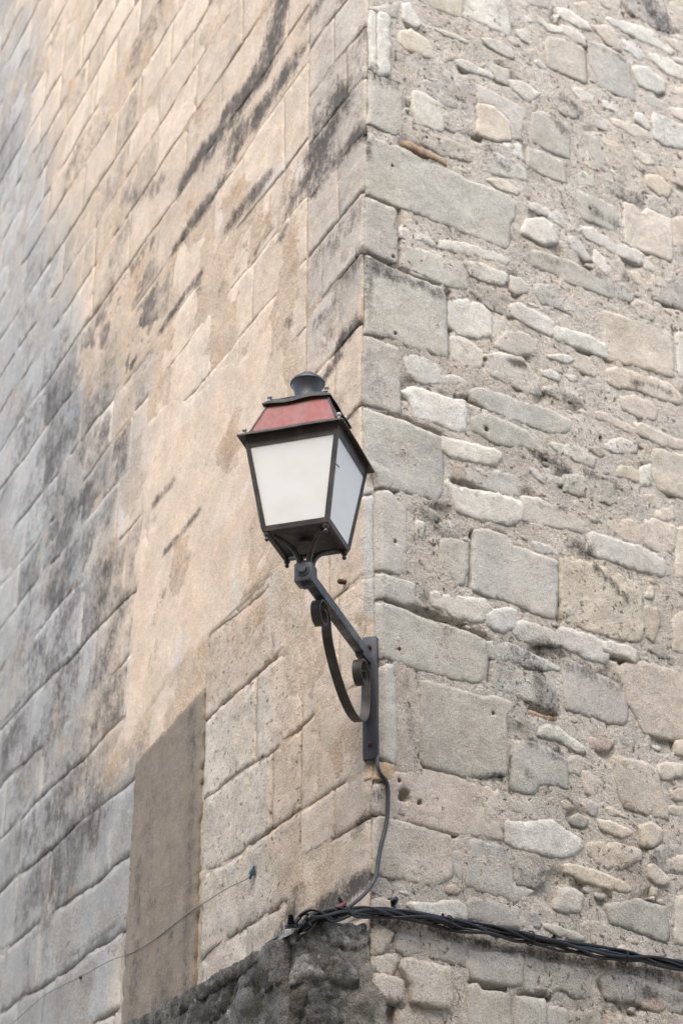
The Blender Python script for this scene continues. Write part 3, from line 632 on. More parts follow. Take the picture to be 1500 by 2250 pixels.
# ------------------------------------------------------------------ right: rubble wall, stones traced one by one (crop coordinates, 3.947 per photo pixel)
rubble = empty('rubble_wall', tuple(C0 + dR * 1.), 'pale rubble wall of uneven stones in pinkish mortar with squared corner blocks', 'wall')
REG = dict(A1=(780, 0), A2=(1120, 0), B1=(780, 380), B2=(1120, 380), C1=(780, 760), C2=(1120, 760), D1=(780, 1140), D2=(1120, 1140), E1=(780, 1520), E2=(1120, 1520), F1=(780, 1870), F2=(1120, 1870))
RUB = {
'A1': [
 ('g',0, 100,0, 375,0, 380,170, 260,150, 110,70), ('w',4, 105,85, 165,100, 182,150, 178,600, 110,585), ('w',7, 195,150, 260,145, 300,180, 298,620, 225,628, 195,610),
 ('g',0, 110,610, 360,715, 420,800, 415,1160, 330,1180, 120,1070), ('b',4, 455,1240, 560,1275, 740,1370, 735,1405, 600,1340, 470,1280),
 ('w',2, 510,800, 600,820, 745,930, 750,1120, 530,1060, 510,950), ('gd',0, 540,680, 640,690, 720,610, 800,600, 860,650, 885,730, 885,960, 760,920, 650,850, 630,800),
 ('d',-2, 895,700, 1045,730, 1060,1040, 890,960), ('p',6, 1065,910, 1200,940, 1330,1060, 1340,1200, 1250,1215, 1070,1160), ('g',0, 1050,720, 1260,820, 1440,920, 1490,1000, 1440,1180, 1345,1180, 1335,1050, 1200,930, 1060,900),
 ('d',0, 820,960, 1030,1050, 1050,1180, 830,1130, 760,1080), ('gd',0, 530,1110, 740,1170, 1050,1290, 1040,1420, 760,1360, 560,1250), ('w',0, 1290,1240, 1420,1250, 1450,1380, 1310,1300),
 ('g',0, 1055,1290, 1250,1320, 1440,1420, 1500,1480, 1500,1579, 1390,1560, 1100,1500, 1060,1440),
 ('p',0, 600,-20, 930,-20, 925,150, 820,120, 700,70), ('w',0, 950,-20, 1300,-20, 1330,200, 1340,310, 1060,190, 950,150), ('w',3, 420,50, 470,40, 560,190, 520,220, 420,170),
 ('p',2, 400,290, 490,270, 640,360, 655,450, 700,510, 600,480, 470,440, 395,370), ('w',2, 700,250, 830,280, 960,345, 930,365, 800,310), ('w',6, 1115,345, 1200,350, 1330,420, 1350,490, 1290,480, 1150,400),
 ('w',4, 890,530, 960,530, 1170,640, 1160,665, 990,620, 900,570), ('g',0, 1140,530, 1350,600, 1340,750, 1230,700, 1160,600), ('m',0, 790,450, 870,465, 1090,600, 1100,625, 960,520, 880,520, 790,560)],
'A2': [
 ('g',0, 130,-30, 320,-30, 345,80, 250,70, 150,40), ('w',6, 430,80, 520,100, 640,190, 690,250, 600,240, 490,180, 440,150), ('w',2, 370,130, 425,140, 400,190), ('w',2, 250,130, 340,210, 440,230, 430,280, 350,270, 270,200),
 ('w',2, 460,230, 540,250, 640,330, 640,390, 520,330, 470,290), ('g',2, 320,310, 480,340, 650,425, 670,740, 320,590, 300,430), ('g',2, 670,350, 800,370, 960,470, 1045,540, 1050,640, 1105,890, 960,840, 780,760, 740,650, 690,560),
 ('p',2, 720,230, 850,230, 940,310, 940,420, 850,380, 760,290), ('w',1, 990,360, 1080,370, 1155,480, 1120,510, 1010,430), ('w',2, 850,160, 1000,190, 1220,260, 1340,350, 1400,440, 1370,460, 1150,360, 920,240), ('p',2, 1345,340, 1430,345, 1480,400, 1470,450, 1400,410),
 ('d',2, 1010,-30, 1310,-30, 1350,130, 1370,280, 1250,240, 1060,110), ('p',0, 720,-20, 950,-20, 950,110, 830,70), ('p',0, 570,30, 660,20, 740,130, 640,110), ('w',7, 1070,590, 1180,590, 1320,700, 1330,790, 1270,795, 1120,740),
 ('w',2, 1210,470, 1300,480, 1560,620, 1560,700, 1370,650, 1250,540), ('p',0, 1380,740, 1540,770, 1540,850, 1400,800), ('w',6, 1400,940, 1540,960, 1540,1070, 1420,1000), ('w',4, 1245,990, 1400,1050, 1560,1140, 1560,1300, 1330,1250, 1250,1180),
 ('g',0, 1120,820, 1230,820, 1370,910, 1350,970, 1200,910), ('w',4, 520,760, 600,770, 710,840, 700,885, 620,870), ('w',3, 0,700, 100,710, 180,760, 250,810, 170,870, 120,850, 30,770), ('gd',1, 270,820, 380,790, 490,850, 610,920, 640,980, 590,1040, 470,1010, 380,950),
 ('g',3, 170,970, 280,960, 500,1080, 520,1150, 530,1390, 380,1340, 190,1230), ('g',0, 650,1140, 760,1190, 830,1380, 830,1490, 760,1460, 690,1330), ('p',0, 880,1030, 1050,1060, 1180,1140, 1200,1210, 1050,1170, 920,1100),
 ('w',2, 1100,990, 1150,1000, 1215,1110, 1190,1120, 1090,1040), ('w',2, 810,880, 840,880, 900,960, 820,930), ('p',0, 800,1200, 900,1220, 990,1290, 930,1300, 830,1250), ('p',0, 1060,1310, 1200,1340, 1240,1420, 1150,1410), ('gd',0, 880,1380, 980,1375, 1020,1450, 1000,1480, 890,1470),
 ('g',-1, 0,930, 130,970, 150,1040, 100,1220, 0,1200), ('w',0, 60,260, 150,280, 180,370, 100,330), ('w',0, 100,120, 180,130, 210,190, 150,190), ('w',0, 1430,500, 1540,500, 1540,570, 1450,540), ('p',0, 1400,20, 1540,20, 1540,220, 1420,150)],
'B1': [
 ('g',0, 60,-300, 190,-305, 440,-210, 520,-160, 700,-80, 880,-10, 960,50, 1150,110, 1330,180, 1400,270, 1390,400, 1350,440, 1345,640, 1310,670, 950,530, 560,370, 370,300, 130,190, 60,165),
 ('g',0, 55,230, 110,210, 370,310, 380,790, 190,720, 60,660), ('g',0, 60,720, 110,705, 380,850, 560,920, 760,990, 800,1090, 815,1630, 640,1560, 480,1530, 300,1430, 60,1390),
 ('wd',0, 420,480, 530,480, 680,520, 690,640, 560,590, 420,560), ('g',0, 400,615, 540,640, 740,705, 930,760, 1000,890, 1000,1030, 850,1000, 690,950, 500,890, 430,790), ('w',8, 970,780, 1110,800, 1290,880, 1290,940, 1240,970, 1100,930, 1010,880),
 ('w',2, 760,590, 860,590, 1070,640, 1290,720, 1300,790, 1110,740, 900,700, 770,660), ('w',3, 830,1120, 960,1110, 1100,1160, 1170,1240, 1165,1400, 1100,1420, 900,1400, 830,1300), ('g',-2, 1185,1250, 1310,1270, 1310,1330, 1200,1420),
 ('w',0, 850,1430, 950,1440, 1090,1540, 1110,1580, 1080,1690, 950,1680, 870,1610), ('d',0, 1020,970, 1200,1010, 1310,1110, 1330,1230, 1200,1190, 1020,1050), ('p',3, 1150,60, 1280,60, 1400,140, 1390,185, 1250,140)],
'B2': [
 ('g',1, 140,-230, 230,-210, 470,-100, 500,100, 320,40, 150,-50), ('p',1, 1270,-70, 1540,-20, 1540,120, 1330,50), ('wd',0, 530,10, 700,0, 720,120, 640,110, 540,60),
 ('w',10, 150,420, 280,400, 340,450, 395,580, 380,600, 280,615, 200,570, 110,530), ('wd',0, 120,240, 300,290, 430,350, 500,430, 600,480, 590,510, 450,470, 300,370, 140,300), ('g',3, 540,110, 650,170, 740,190, 900,290, 940,380, 940,470, 900,520, 760,460, 620,400, 580,250),
 ('d',0, 820,70, 900,80, 1060,180, 1150,250, 1100,290, 970,220, 830,170), ('p',4, 1000,270, 1080,285, 1130,350, 1190,320, 1390,410, 1390,760, 1230,690, 1010,610, 990,430), ('p',4, 1190,30, 1290,30, 1390,130, 1360,200, 1290,190, 1200,110), ('d',-2, 1180,190, 1280,210, 1440,290, 1400,390, 1210,305),
 ('w',3, 640,480, 740,490, 900,590, 1050,640, 1130,700, 1120,780, 1080,770, 900,690, 780,630, 660,550), ('g',2, 170,650, 260,670, 540,760, 690,850, 880,900, 980,960, 1075,1050, 1070,1120, 1010,1130, 900,1100, 700,1030, 500,960, 380,890, 180,810, 80,730),
 ('wd',0, 480,570, 570,560, 640,640, 700,740, 640,740, 540,660), ('w',1, 750,690, 830,750, 880,850, 820,870, 740,780), ('gd',1, 230,950, 330,960, 480,1030, 570,1110, 660,1190, 640,1310, 550,1240, 400,1180, 280,1140, 180,1010), ('w',4, 20,1150, 110,1150, 270,1230, 370,1290, 370,1370, 320,1400, 180,1330, 40,1250),
 ('w',4, 390,1330, 570,1380, 700,1420, 770,1470, 815,1460, 820,1600, 640,1530, 420,1450), ('p',3, 815,1200, 1010,1260, 1200,1310, 1370,1390, 1400,1550, 1410,1770, 1140,1680, 850,1610, 830,1430), ('d',0, 1390,880, 1540,940, 1540,1200, 1420,1150, 1250,1080, 1280,1050),
 ('w',2, 1150,740, 1230,790, 1240,850, 1170,830), ('g',0, 0,880, 90,900, 170,980, 170,1050, 40,1060, 0,1010), ('g',0, -30,1350, 130,1375, 250,1440, 260,1520, 200,1580, 60,1590, -20,1560, -180,1490), ('p',0, 1405,400, 1540,390, 1540,640, 1410,620), ('w',2, 1440,1420, 1540,1400, 1540,1790, 1460,1720), ('p',0, 1230,880, 1300,900, 1360,1000, 1240,960)],
'C1': [
 ('g',0, 65,-85, 200,-60, 380,20, 390,300, 405,600, 210,550, 130,520, 70,500), ('w',1, 440,100, 560,85, 690,130, 760,240, 860,240, 950,290, 960,350, 880,340, 760,330, 600,330, 540,290, 470,240), ('w',1, 430,400, 530,365, 640,400, 800,450, 930,480, 945,560, 940,710, 880,740, 740,680, 600,640, 520,600, 500,490),
 ('g',0, 65,560, 130,540, 230,580, 420,640, 600,720, 760,790, 770,900, 775,1210, 740,1380, 600,1320, 470,1290, 300,1240, 240,1230, 120,1120, 70,1080),
 ('g',1, 970,380, 1060,350, 1240,390, 1380,450, 1680,540, 1900,650, 1920,690, 1860,760, 1700,770, 1500,690, 1340,640, 1150,560, 1000,470), ('g',0, 980,620, 1100,570, 1280,630, 1480,720, 1540,790, 1580,860, 1570,950, 1500,900, 1330,880, 1210,850, 1000,740),
 ('w',3, 780,800, 900,820, 1100,870, 1230,910, 1245,960, 1190,1030, 1080,1010, 860,970, 780,900), ('g',0, 960,1080, 1060,1040, 1240,1070, 1410,1110, 1425,1160, 1420,1310, 1290,1300, 1100,1240, 960,1160), ('w',3, 800,1190, 840,1180, 880,1230, 1080,1260, 1250,1290, 1420,1350, 1420,1480, 1330,1540, 1200,1520, 1000,1470, 900,1440, 860,1310),
 ('w',2, 1140,80, 1300,75, 1450,110, 1500,190, 1580,280, 1610,390, 1560,415, 1340,330, 1180,250), ('m',0, 840,1020, 940,1060, 945,1150, 870,1130)],
'C2': [
 ('wd',2, 290,370, 420,340, 530,380, 600,440, 630,490, 560,510, 430,470, 310,410), ('w',3, 280,220, 350,215, 420,260, 400,295, 300,260), ('w',2, 490,260, 560,260, 580,300, 530,310), ('w',1, 340,80, 480,80, 540,120, 480,140, 380,110),
 ('p',3, 860,220, 950,190, 1100,240, 1250,280, 1380,340, 1460,430, 1460,500, 1300,470, 1100,380, 950,370, 880,330), ('p',1, 980,450, 1080,440, 1200,480, 1250,540, 1250,630, 1130,610, 1000,560, 980,500), ('p',2, 770,590, 840,580, 900,620, 1000,670, 1090,720, 1050,760, 900,690, 780,640),
 ('p',3, 1100,680, 1180,690, 1300,750, 1540,840, 1540,900, 1300,860, 1120,760), ('wd',3, 820,850, 960,800, 1070,850, 1080,920, 950,930, 850,900), ('wd',0, 370,860, 560,860, 650,920, 720,980, 700,1040, 600,1010, 540,980, 420,930), ('w',1, 180,1060, 280,1090, 430,1150, 430,1190, 300,1190, 220,1130),
 ('gd',2, 460,1110, 580,1110, 700,1130, 880,1190, 920,1230, 940,1370, 870,1390, 760,1350, 580,1310, 460,1270), ('g',0, 90,1290, 250,1310, 400,1370, 560,1450, 665,1540, 660,1640, 500,1600, 300,1570, 100,1520), ('p',3, 1240,930, 1290,910, 1540,980, 1540,1330, 1400,1280, 1290,1240, 1250,1130),
 ('p',0, 930,1080, 1010,1040, 1110,1100, 1130,1170, 1050,1160, 950,1120), ('w',0, 1130,1060, 1225,1040, 1230,1190, 1140,1200), ('p',3, 1160,1310, 1230,1300, 1260,1380, 1190,1410), ('p',3, 1280,1410, 1400,1400, 1420,1500, 1340,1520, 1270,1480)],
'D1': [
 ('g',0, 245,-240, 310,-240, 400,-130, 440,-100, 455,0, 458,480, 420,500, 330,480, 240,440), ('g',0, 290,490, 380,510, 530,550, 530,740, 450,760, 340,720, 230,690, 260,600),
 ('g',0, 240,720, 330,740, 470,800, 620,865, 830,920, 950,965, 1060,1010, 1145,1050, 1160,1200, 1150,1390, 1080,1430, 930,1420, 800,1390, 600,1330, 480,1290, 400,1260, 300,1220, 270,1000, 240,850),
 ('g',-1, 735,170, 850,150, 990,210, 990,420, 950,570, 870,590, 830,500, 760,440, 725,380), ('g',3, 1020,90, 1150,85, 1310,140, 1360,220, 1560,290, 1760,360, 1765,500, 1745,880, 1540,830, 1340,730, 1180,690, 1010,630, 1010,300),
 ('w',4, 790,680, 850,665, 1000,690, 1100,700, 1150,770, 1140,840, 1080,880, 930,870, 830,820, 790,750), ('w',5, 1150,850, 1210,800, 1310,780, 1380,800, 1380,930, 1290,970, 1190,940), ('w',2, 660,660, 720,650, 755,720, 760,790, 680,750),
 ('wd',2, 1185,1080, 1260,1070, 1400,1110, 1560,1180, 1730,1270, 1720,1300, 1500,1290, 1340,1240, 1200,1200), ('gd',0, 1190,1230, 1340,1275, 1560,1330, 1700,1385, 1760,1480, 1770,1620, 1700,1660, 1500,1600, 1390,1550, 1200,1500), ('w',2, 530,30, 600,50, 580,150, 530,100)],
'D2': [
 ('p',0, 860,0, 1100,20, 1155,50, 1165,170, 1120,200, 1000,180, 900,100), ('p',2, 1175,30, 1260,10, 1430,80, 1420,250, 1300,290, 1200,240, 1170,180), ('p',0, 1440,100, 1540,90, 1540,500, 1430,480), ('w',3, 60,900, 120,890, 240,930, 410,1000, 420,1110, 250,1080, 100,1050, 45,980),
 ('pd',2, 455,360, 510,330, 620,370, 850,440, 960,500, 1090,570, 1130,680, 1140,960, 1110,1050, 950,1030, 700,960, 480,870, 460,620), ('w',5, 705,150, 760,135, 930,190, 1140,250, 1220,300, 1300,340, 1310,460, 1280,490, 1100,440, 900,370, 700,310), ('p',3, 1200,590, 1250,590, 1240,690, 1180,670),
 ('w',5, 440,990, 480,960, 640,1000, 790,1060, 830,1110, 820,1220, 790,1240, 680,1210, 540,1150, 440,1090), ('w',10, 820,1090, 880,1075, 1000,1110, 1070,1150, 1060,1230, 960,1190, 840,1160), ('g',2, 440,1210, 520,1220, 640,1270, 760,1340, 960,1440, 1000,1540, 1030,1680, 1025,1740, 990,1800, 850,1780, 700,1730, 480,1660, 450,1400),
 ('p',2, 975,1290, 1150,1260, 1300,1300, 1540,1360, 1560,1910, 1440,1900, 1300,1880, 1160,1840, 1110,1730, 1030,1600, 980,1450), ('m',0, 1150,780, 1280,790, 1300,900, 1250,1050, 1180,1000), ('p',0, 1420,850, 1540,800, 1540,1150, 1410,1120), ('w',2, 220,200, 330,230, 400,300, 250,290)],
'E1': [
 ('g',3, 560,-110, 640,-100, 900,-30, 1090,40, 1200,25, 1380,90, 1370,170, 1325,210, 1320,420, 1350,450, 1320,740, 1200,740, 1100,760, 930,740, 680,680, 560,630, 550,400, 565,150), ('m',-2, 355,-230, 540,-100, 540,620, 380,600, 372,300), ('w',2, 240,-200, 338,-190, 350,250, 358,580, 240,575),
 ('p',0, 60,1030, 90,800, 290,795, 350,720, 560,675, 760,705, 930,765, 1100,820, 1210,860, 1220,1020, 1150,1080, 1240,1130, 1250,1280, 1050,1240, 900,1225, 620,1165, 350,1095, 200,1050), ('p',0, 60,1090, 250,1105, 560,1190, 815,1260, 825,1580, 690,1670, 560,1650, 350,1610, 180,1580, 80,1560),
 ('g',-2, 835,1370, 945,1360, 945,1579, 940,1680, 860,1600), ('g',0, 960,1290, 1050,1265, 1300,1325, 1365,1380, 1385,1680, 1500,1700, 1560,1730, 1490,1800, 1380,1840, 1200,1780, 950,1700)],
'E2': [
 ('g',3, 25,420, 180,420, 350,490, 510,590, 505,850, 380,820, 260,820, 220,900, 40,870, 20,800), ('w',3, 0,1130, 180,1140, 360,1120, 480,1210, 590,1280, 600,1340, 530,1410, 380,1430, 200,1380, 0,1320), ('g',-1, 0,925, 220,955, 240,1050, 180,1100, 0,1040),
 ('w',9, 290,330, 370,305, 440,340, 540,410, 610,470, 620,520, 540,515, 430,430, 280,400), ('p',4, 920,580, 960,570, 1080,610, 1200,640, 1290,730, 1310,870, 1350,1000, 1350,1090, 1200,1050, 1000,990, 930,800), ('p',8, 1290,650, 1360,630, 1470,640, 1480,720, 1400,740, 1330,760, 1290,700),
 ('q',9, 650,950, 720,950, 770,1000, 750,1080, 700,1090, 650,1030), ('q',10, 500,1090, 590,1060, 670,1110, 670,1160, 620,1185, 530,1160), ('p',6, 780,1120, 880,1140, 1010,1190, 1010,1230, 960,1260, 820,1200), ('p',9, 1130,1170, 1220,1150, 1300,1200, 1300,1290, 1220,1330, 1150,1310),
 ('p',2, 520,570, 600,560, 640,620, 600,710, 520,690), ('pd',2, 700,1330, 870,1310, 1090,1370, 1120,1460, 950,1530, 800,1500, 710,1420), ('p',8, 1440,440, 1540,430, 1540,560, 1450,540), ('p',3, 1400,860, 1540,850, 1540,960, 1410,930), ('b',-4, 190,180, 380,215, 375,265, 220,230), ('r',0, 700,400, 820,390, 880,440, 840,500, 720,490),
 ('p',4, 840,1010, 900,1020, 1000,1090, 860,1060), ('p',2, 620,710, 700,710, 750,780, 740,880, 660,870), ('p',0, 1380,1000, 1540,1010, 1540,1080, 1390,1060), ('d',0, 1240,1360, 1420,1330, 1540,1380, 1540,1560, 1330,1560, 1220,1480)],
'F1': [
 ('w',2, 500,450, 700,450, 800,430, 900,460, 940,530, 930,590, 750,580, 560,540, 490,490), ('g',2, 950,430, 1050,395, 1200,415, 1430,485, 1440,690, 1200,650, 950,590), ('p',0, 130,430, 230,420, 340,440, 330,520, 130,510), ('gd',3, 640,770, 760,760, 950,810, 960,1000, 840,990, 740,960, 640,930),
 ('p',30, 440,960, 560,980, 780,1040, 790,1290, 770,1340, 640,1330, 490,1300, 480,1180, 400,1030), ('p',28, 160,1110, 240,1100, 370,1140, 370,1260, 320,1290, 180,1270), ('p',8, 130,940, 330,910, 350,980, 300,1080, 200,1090, 130,1060), ('p',10, 110,690, 190,670, 300,730, 250,830, 180,890, 110,870),
 ('g',4, 980,850, 1080,875, 1450,875, 1455,1160, 1380,1180, 1200,1150, 1010,1110, 970,1000), ('g',4, 960,1160, 1050,1140, 1100,1200, 1340,1230, 1370,1560, 980,1560), ('pd',2, 380,1370, 500,1370, 580,1430, 640,1560, 370,1560), ('gd',0, 350,700, 430,690, 560,760, 570,900, 440,930, 340,850)],
'F2': [
 ('p',6, 520,130, 600,140, 820,200, 960,270, 1000,320, 960,350, 800,310, 640,260, 520,200), ('w',5, 420,430, 470,340, 560,350, 620,420, 600,510, 560,520, 490,530, 410,500), ('q',4, 830,450, 1000,430, 1100,400, 1200,440, 1350,480, 1390,740, 1350,800, 1200,750, 1080,700, 940,660, 860,630, 820,500),
 ('g',3, 300,620, 400,640, 560,690, 650,740, 640,790, 540,780, 400,740, 290,680), ('p',12, 1200,150, 1260,140, 1340,230, 1350,275, 1270,275, 1220,240), ('p',8, 1230,320, 1275,320, 1265,390, 1230,380), ('p',8, 1190,410, 1240,400, 1235,440), ('p',0, 1440,430, 1540,410, 1540,800, 1430,760),
 ('gd',0, 110,490, 250,500, 280,680, 120,670), ('gd',2, 120,910, 260,920, 280,1180, 190,1240, 120,1200), ('gd',3, 290,940, 500,990, 620,1010, 720,1100, 700,1290, 560,1290, 440,1200, 330,1260, 290,1150), ('d',4, 830,1100, 1050,1090, 1250,1150, 1450,1230, 1540,1290, 1480,1400, 1250,1400, 1150,1320, 870,1290),
 ('r',6, 1160,1300, 1280,1290, 1330,1345, 1300,1390, 1180,1360), ('g',2, 30,1250, 320,1285, 320,1560, 30,1560), ('g',2, 330,1330, 500,1360, 510,1560, 325,1560), ('gd',2, 570,1390, 700,1380, 750,1470, 740,1560, 560,1560), ('pd',2, 850,1410, 960,1440, 950,1560, 840,1560), ('d',0, 50,30, 280,60, 290,260, 200,300, 60,270), ('p',4, 1350,60, 1540,40, 1540,180, 1400,160)],
}

CLS = dict(g=(206, 201, 190), w=(226, 221, 210), p=(220, 209, 193), d=(196, 191, 181), m=(208, 194, 178), b=(192, 166, 140), r=(206, 188, 174), q=(190, 186, 176))
PITS_PX = [(887, 1747, 12, .05), (922, 1763, 5, .03), (876, 1715, 4, .03), (1048, 301, 5, .03), (1296, 458, 4, .03), (937, 302, 4, .02), (862, 364, 4, .02), (864, 563, 4, .03), (868, 733, 4, .02), (1065, 790, 5, .03), (1068, 943, 6, .03), (1083, 1567, 4, .02), (1420, 434, 4, .03), (868, 1190, 4, .02)]
PITS = [(q[0], q[1], r * 7.8 / F / .85, d) for q, r, d in zip(WR.solve_exact(np.array([(a, b) for a, b, _, _ in PITS_PX], float)), [p[2] for p in PITS_PX], [p[3] for p in PITS_PX])]
polysR = []
def snap(q):
    q = q.copy()
    for i in range(len(q)):
        lim = .1 if 4.22 < q[i, 1] < 5.58 else .05
        if q[i, 1] > 3.6 and q[i, 0] < lim: q[i, 0] = 0
    return q
for reg, rows in RUB.items():
    x0, y0 = REG[reg]
    for row in rows:
        cl = row[0]; pr = row[1]; pts = np.array(row[2:], float).reshape(-1, 2)
        px = pts / 3.947 + np.array([x0, y0])
        q = snap(WR.solve_exact(px)); keep = q[:, 0] < 1e-6
        rub = cl[0] not in 'gq'
        if rub: c_ = q.mean(0); q = np.where(keep[:, None], q, c_ + (q - c_) * (1 + .017 / max(.04, np.sqrt(np.ptp(q[:, 0]) * np.ptp(q[:, 1])) / 2)))
        q = chaikin(q, .11 if rub else .07, keep)
        polysR.append((cl, pr, q))
placed = [p[2] for p in polysR]
for cl, pr, q in polysR:
    base = srgb(*CLS[cl[0]], ALB); quoin = cl[0] in 'gq'
    w_, h_ = np.ptp(q[:, 0]), np.ptp(q[:, 1]); size = min(w_, h_)
    add_stone('brick' if cl[0] in 'br' else 'stone', WR, q, rubble, M_stone, h=.016 if size > .1 else .011, proud=(pr * .0008) + random.uniform(-.0005, .0018), rnd=min(.0065 if not quoin else .006, size * .15),
              wob=.010 if 'd' in cl else (.004 if quoin else .006), rough=.85 if 'd' in cl else (.4 if quoin else random.uniform(.3, .7)), colour=base * np.array([random.uniform(.98, 1.02), 1, random.uniform(.97, 1.02)]), pits=PITS, stainR=STAIN_R,
              jag=.006 if quoin else .009, tone=random.uniform(.92, 1.05))
# small rubble bits bedded in the mortar between the traced stones
bb = [(p[:, 0].min(), p[:, 0].max(), p[:, 1].min(), p[:, 1].max()) for p in placed]
def free(P):
    for p, (a, b, c, d) in zip(placed, bb):
        m = (P[:, 0] > a - .01) & (P[:, 0] < b + .01) & (P[:, 1] > c - .01) & (P[:, 1] < d + .01)
        if m.any() and inside(P[m], p).any(): return False
    return True
bits = Joined(); nb_ = 0
for it in range(7000):
    s = random.uniform(.1, 2.55); z = random.uniform(3.1, 9.8)
    if z > 8.5 + .58 * s or s > 1.65 + (z - 3.4) * .125: continue
    r = random.choice([.045, .055, .065, .08]) if it < 3400 else random.choice([.014, .018, .022, .028, .034]); asp = random.uniform(1.2, 2.4); th = random.uniform(-.12, .12); nv = random.randint(4, 7)
    A = [(s + r * asp * math.cos(t) * random.uniform(.8, 1.15), z + r * math.sin(t) * random.uniform(.85, 1.2)) for t in [k * math.tau / nv + random.uniform(-.2, .2) for k in range(nv)]]
    A = np.array(A); c_ = A.mean(0); A = (A - c_) @ np.array([[math.cos(th), math.sin(th)], [-math.sin(th), math.cos(th)]]) + c_
    B = np.concatenate([A, (A - c_) * 1.06 + c_, (A - c_) * .5 + c_])
    if not free(B): continue
    cl = random.choice('wwppggdmmm'); base = srgb(*CLS[cl], ALB)
    big = r >= .034 and nb_ < 105
    args = dict(h=.014 if r > .02 else .012, proud=random.uniform(-.004, .001), rnd=min(.006, r * .3), wob=.007, rough=.7, colour=base, stainR=STAIN_R, jag=.003, tone=random.uniform(.88, 1.06), depth=.04)
    A = chaikin(A, .18)
    if big: add_stone('stone', WR, A, rubble, M_stone, **args); nb_ += 1
    else: bits.add(*stone_mesh(WR, A, **args))
    placed.append(A); bb.append((A[:, 0].min(), A[:, 0].max(), A[:, 1].min(), A[:, 1].max()))
for W_, s1_ in ((WR, .125), (WL, .055)):
    add_stone('brick', W_, [(0, 4.172), (s1_, 4.172), (s1_ - .008, 4.25), (0, 4.252)], rubble if W_ is WR else ashlar, M_stone, h=.012, proud=.004, rnd=.004, wob=.004, rough=.5, colour=srgb(216, 190, 160, ALB), jag=.006, corner=-.002)
tag(bits.make('stone_chips', M_stone, rubble), kind='stuff')
MORT = srgb(230, 219, 204, ALB)
def mort_col_R(s, z):
    k = n2(s, z, 1.3, 31.)[:, None]; o = np.clip(.5 + .9 * k, 0, 1)
    c = MORT[None] * o + srgb(223, 215, 202, ALB)[None] * (1 - o)
    g = sstep(.2, .55, n2(s, z, 3.1, 33.))[:, None] * .5
    return c * (1 - g) + srgb(190, 184, 174, ALB)[None] * g
farR = Joined(); zr = 2.5
while zr < 11.5:
    hr = random.uniform(.1, .24); x = .02
    while x < 4.3:
        wd = random.uniform(.12, .5); A = np.array([(x + .012, zr + .01), (x + wd * .5, zr + .008), (x + wd - .012, zr + .01), (x + wd - .012, zr + hr - .01), (x + wd * .5, zr + hr - .008), (x + .012, zr + hr - .01)]) + rng.uniform(-.012, .012, (6, 2))
        A[:, 0] = np.maximum(A[:, 0], 0.015); q = proj(WR.P(A[:, 0], A[:, 1], 0.)); x += wd
        if ((q[:, 0] > 1524) | (q[:, 1] < -28) | (q[:, 1] > 2278)).all() and not (q[:, 0].min() < 1524 and -28 < q[:, 1].mean() < 2278):
            farR.add(*stone_mesh(WR, chaikin(A, .18), h=.05, proud=random.uniform(-.002, .003), rnd=.008, wob=.006, rough=.6, colour=srgb(*CLS[random.choice('ggwppd')], ALB), jag=.008, tone=random.uniform(.9, 1.05)))
    zr += hr
tag(farR.make('far_stones', M_stone, rubble), kind='stuff')
CRK_R = crack_lines(WR, [[(806, 1782), (850, 1793), (890, 1803), (937, 1819), (1000, 1832)], [(796, 424), (813, 428), (850, 445), (875, 457)], [(796, 553), (812, 560), (845, 572), (880, 590), (960, 625)], [(1088, 306), (1118, 309)], [(1436, 655), (1460, 668), (1482, 676)], [(1385, 537), (1425, 556)], [(1035, 2160), (1060, 2166), (1112, 2178)], [(1143, 2185), (1205, 2192)], [(1328, 1440), (1352, 1447), (1388, 1464)], [(1165, 1560), (1218, 1574)], [(800, 906), (880, 918), (975, 962)], [(985, 640), (987, 780)], [(875, 458), (877, 575)], [(842, 1318), (900, 1338), (960, 1356), (1065, 1398)], [(1290, 105), (1365, 118)], [(1226, 1240), (1230, 1360)], [(1075, 1405), (1072, 1490)], [(1285, 100), (1289, 180)], [(922, 1660), (955, 1693), (1015, 1705)], [(1040, 1172), (1034, 1285)], [(1120, 1670), (1126, 1740)], [(998, 1055), (1110, 1092)], [(1000, 870), (1120, 905)]])
def hR(s, z):
    a = n2(s, z, 6, 41., 4); b = n2(s, z, 24, 43., 3); gap = sstep(.4, .62, n2(s, z, 5, 47., 2)) * .02
    pt = np.zeros_like(s)
    for (ps, pz, pr, pd) in PITS: pt = np.maximum(pt, .07 * (np.hypot(s - ps, z - pz) < pr + .02))
    return -.0024 + .0045 * a + .0045 * b - gap - .006 * (s < .12) - pt - .05 * crack_at(CRK_R, s, z, .014)
sheet(WR, 0, 4.4, 2.4, 11.6, .016, hR, lambda s, z: (z < 11.5) & (s < 4.3) & (z > 2.45), mort_col_R, STAIN_R, .9, mat=M_mortar, parent=rubble)
core('masonry_core', WR, rubble, 12, 17.5)
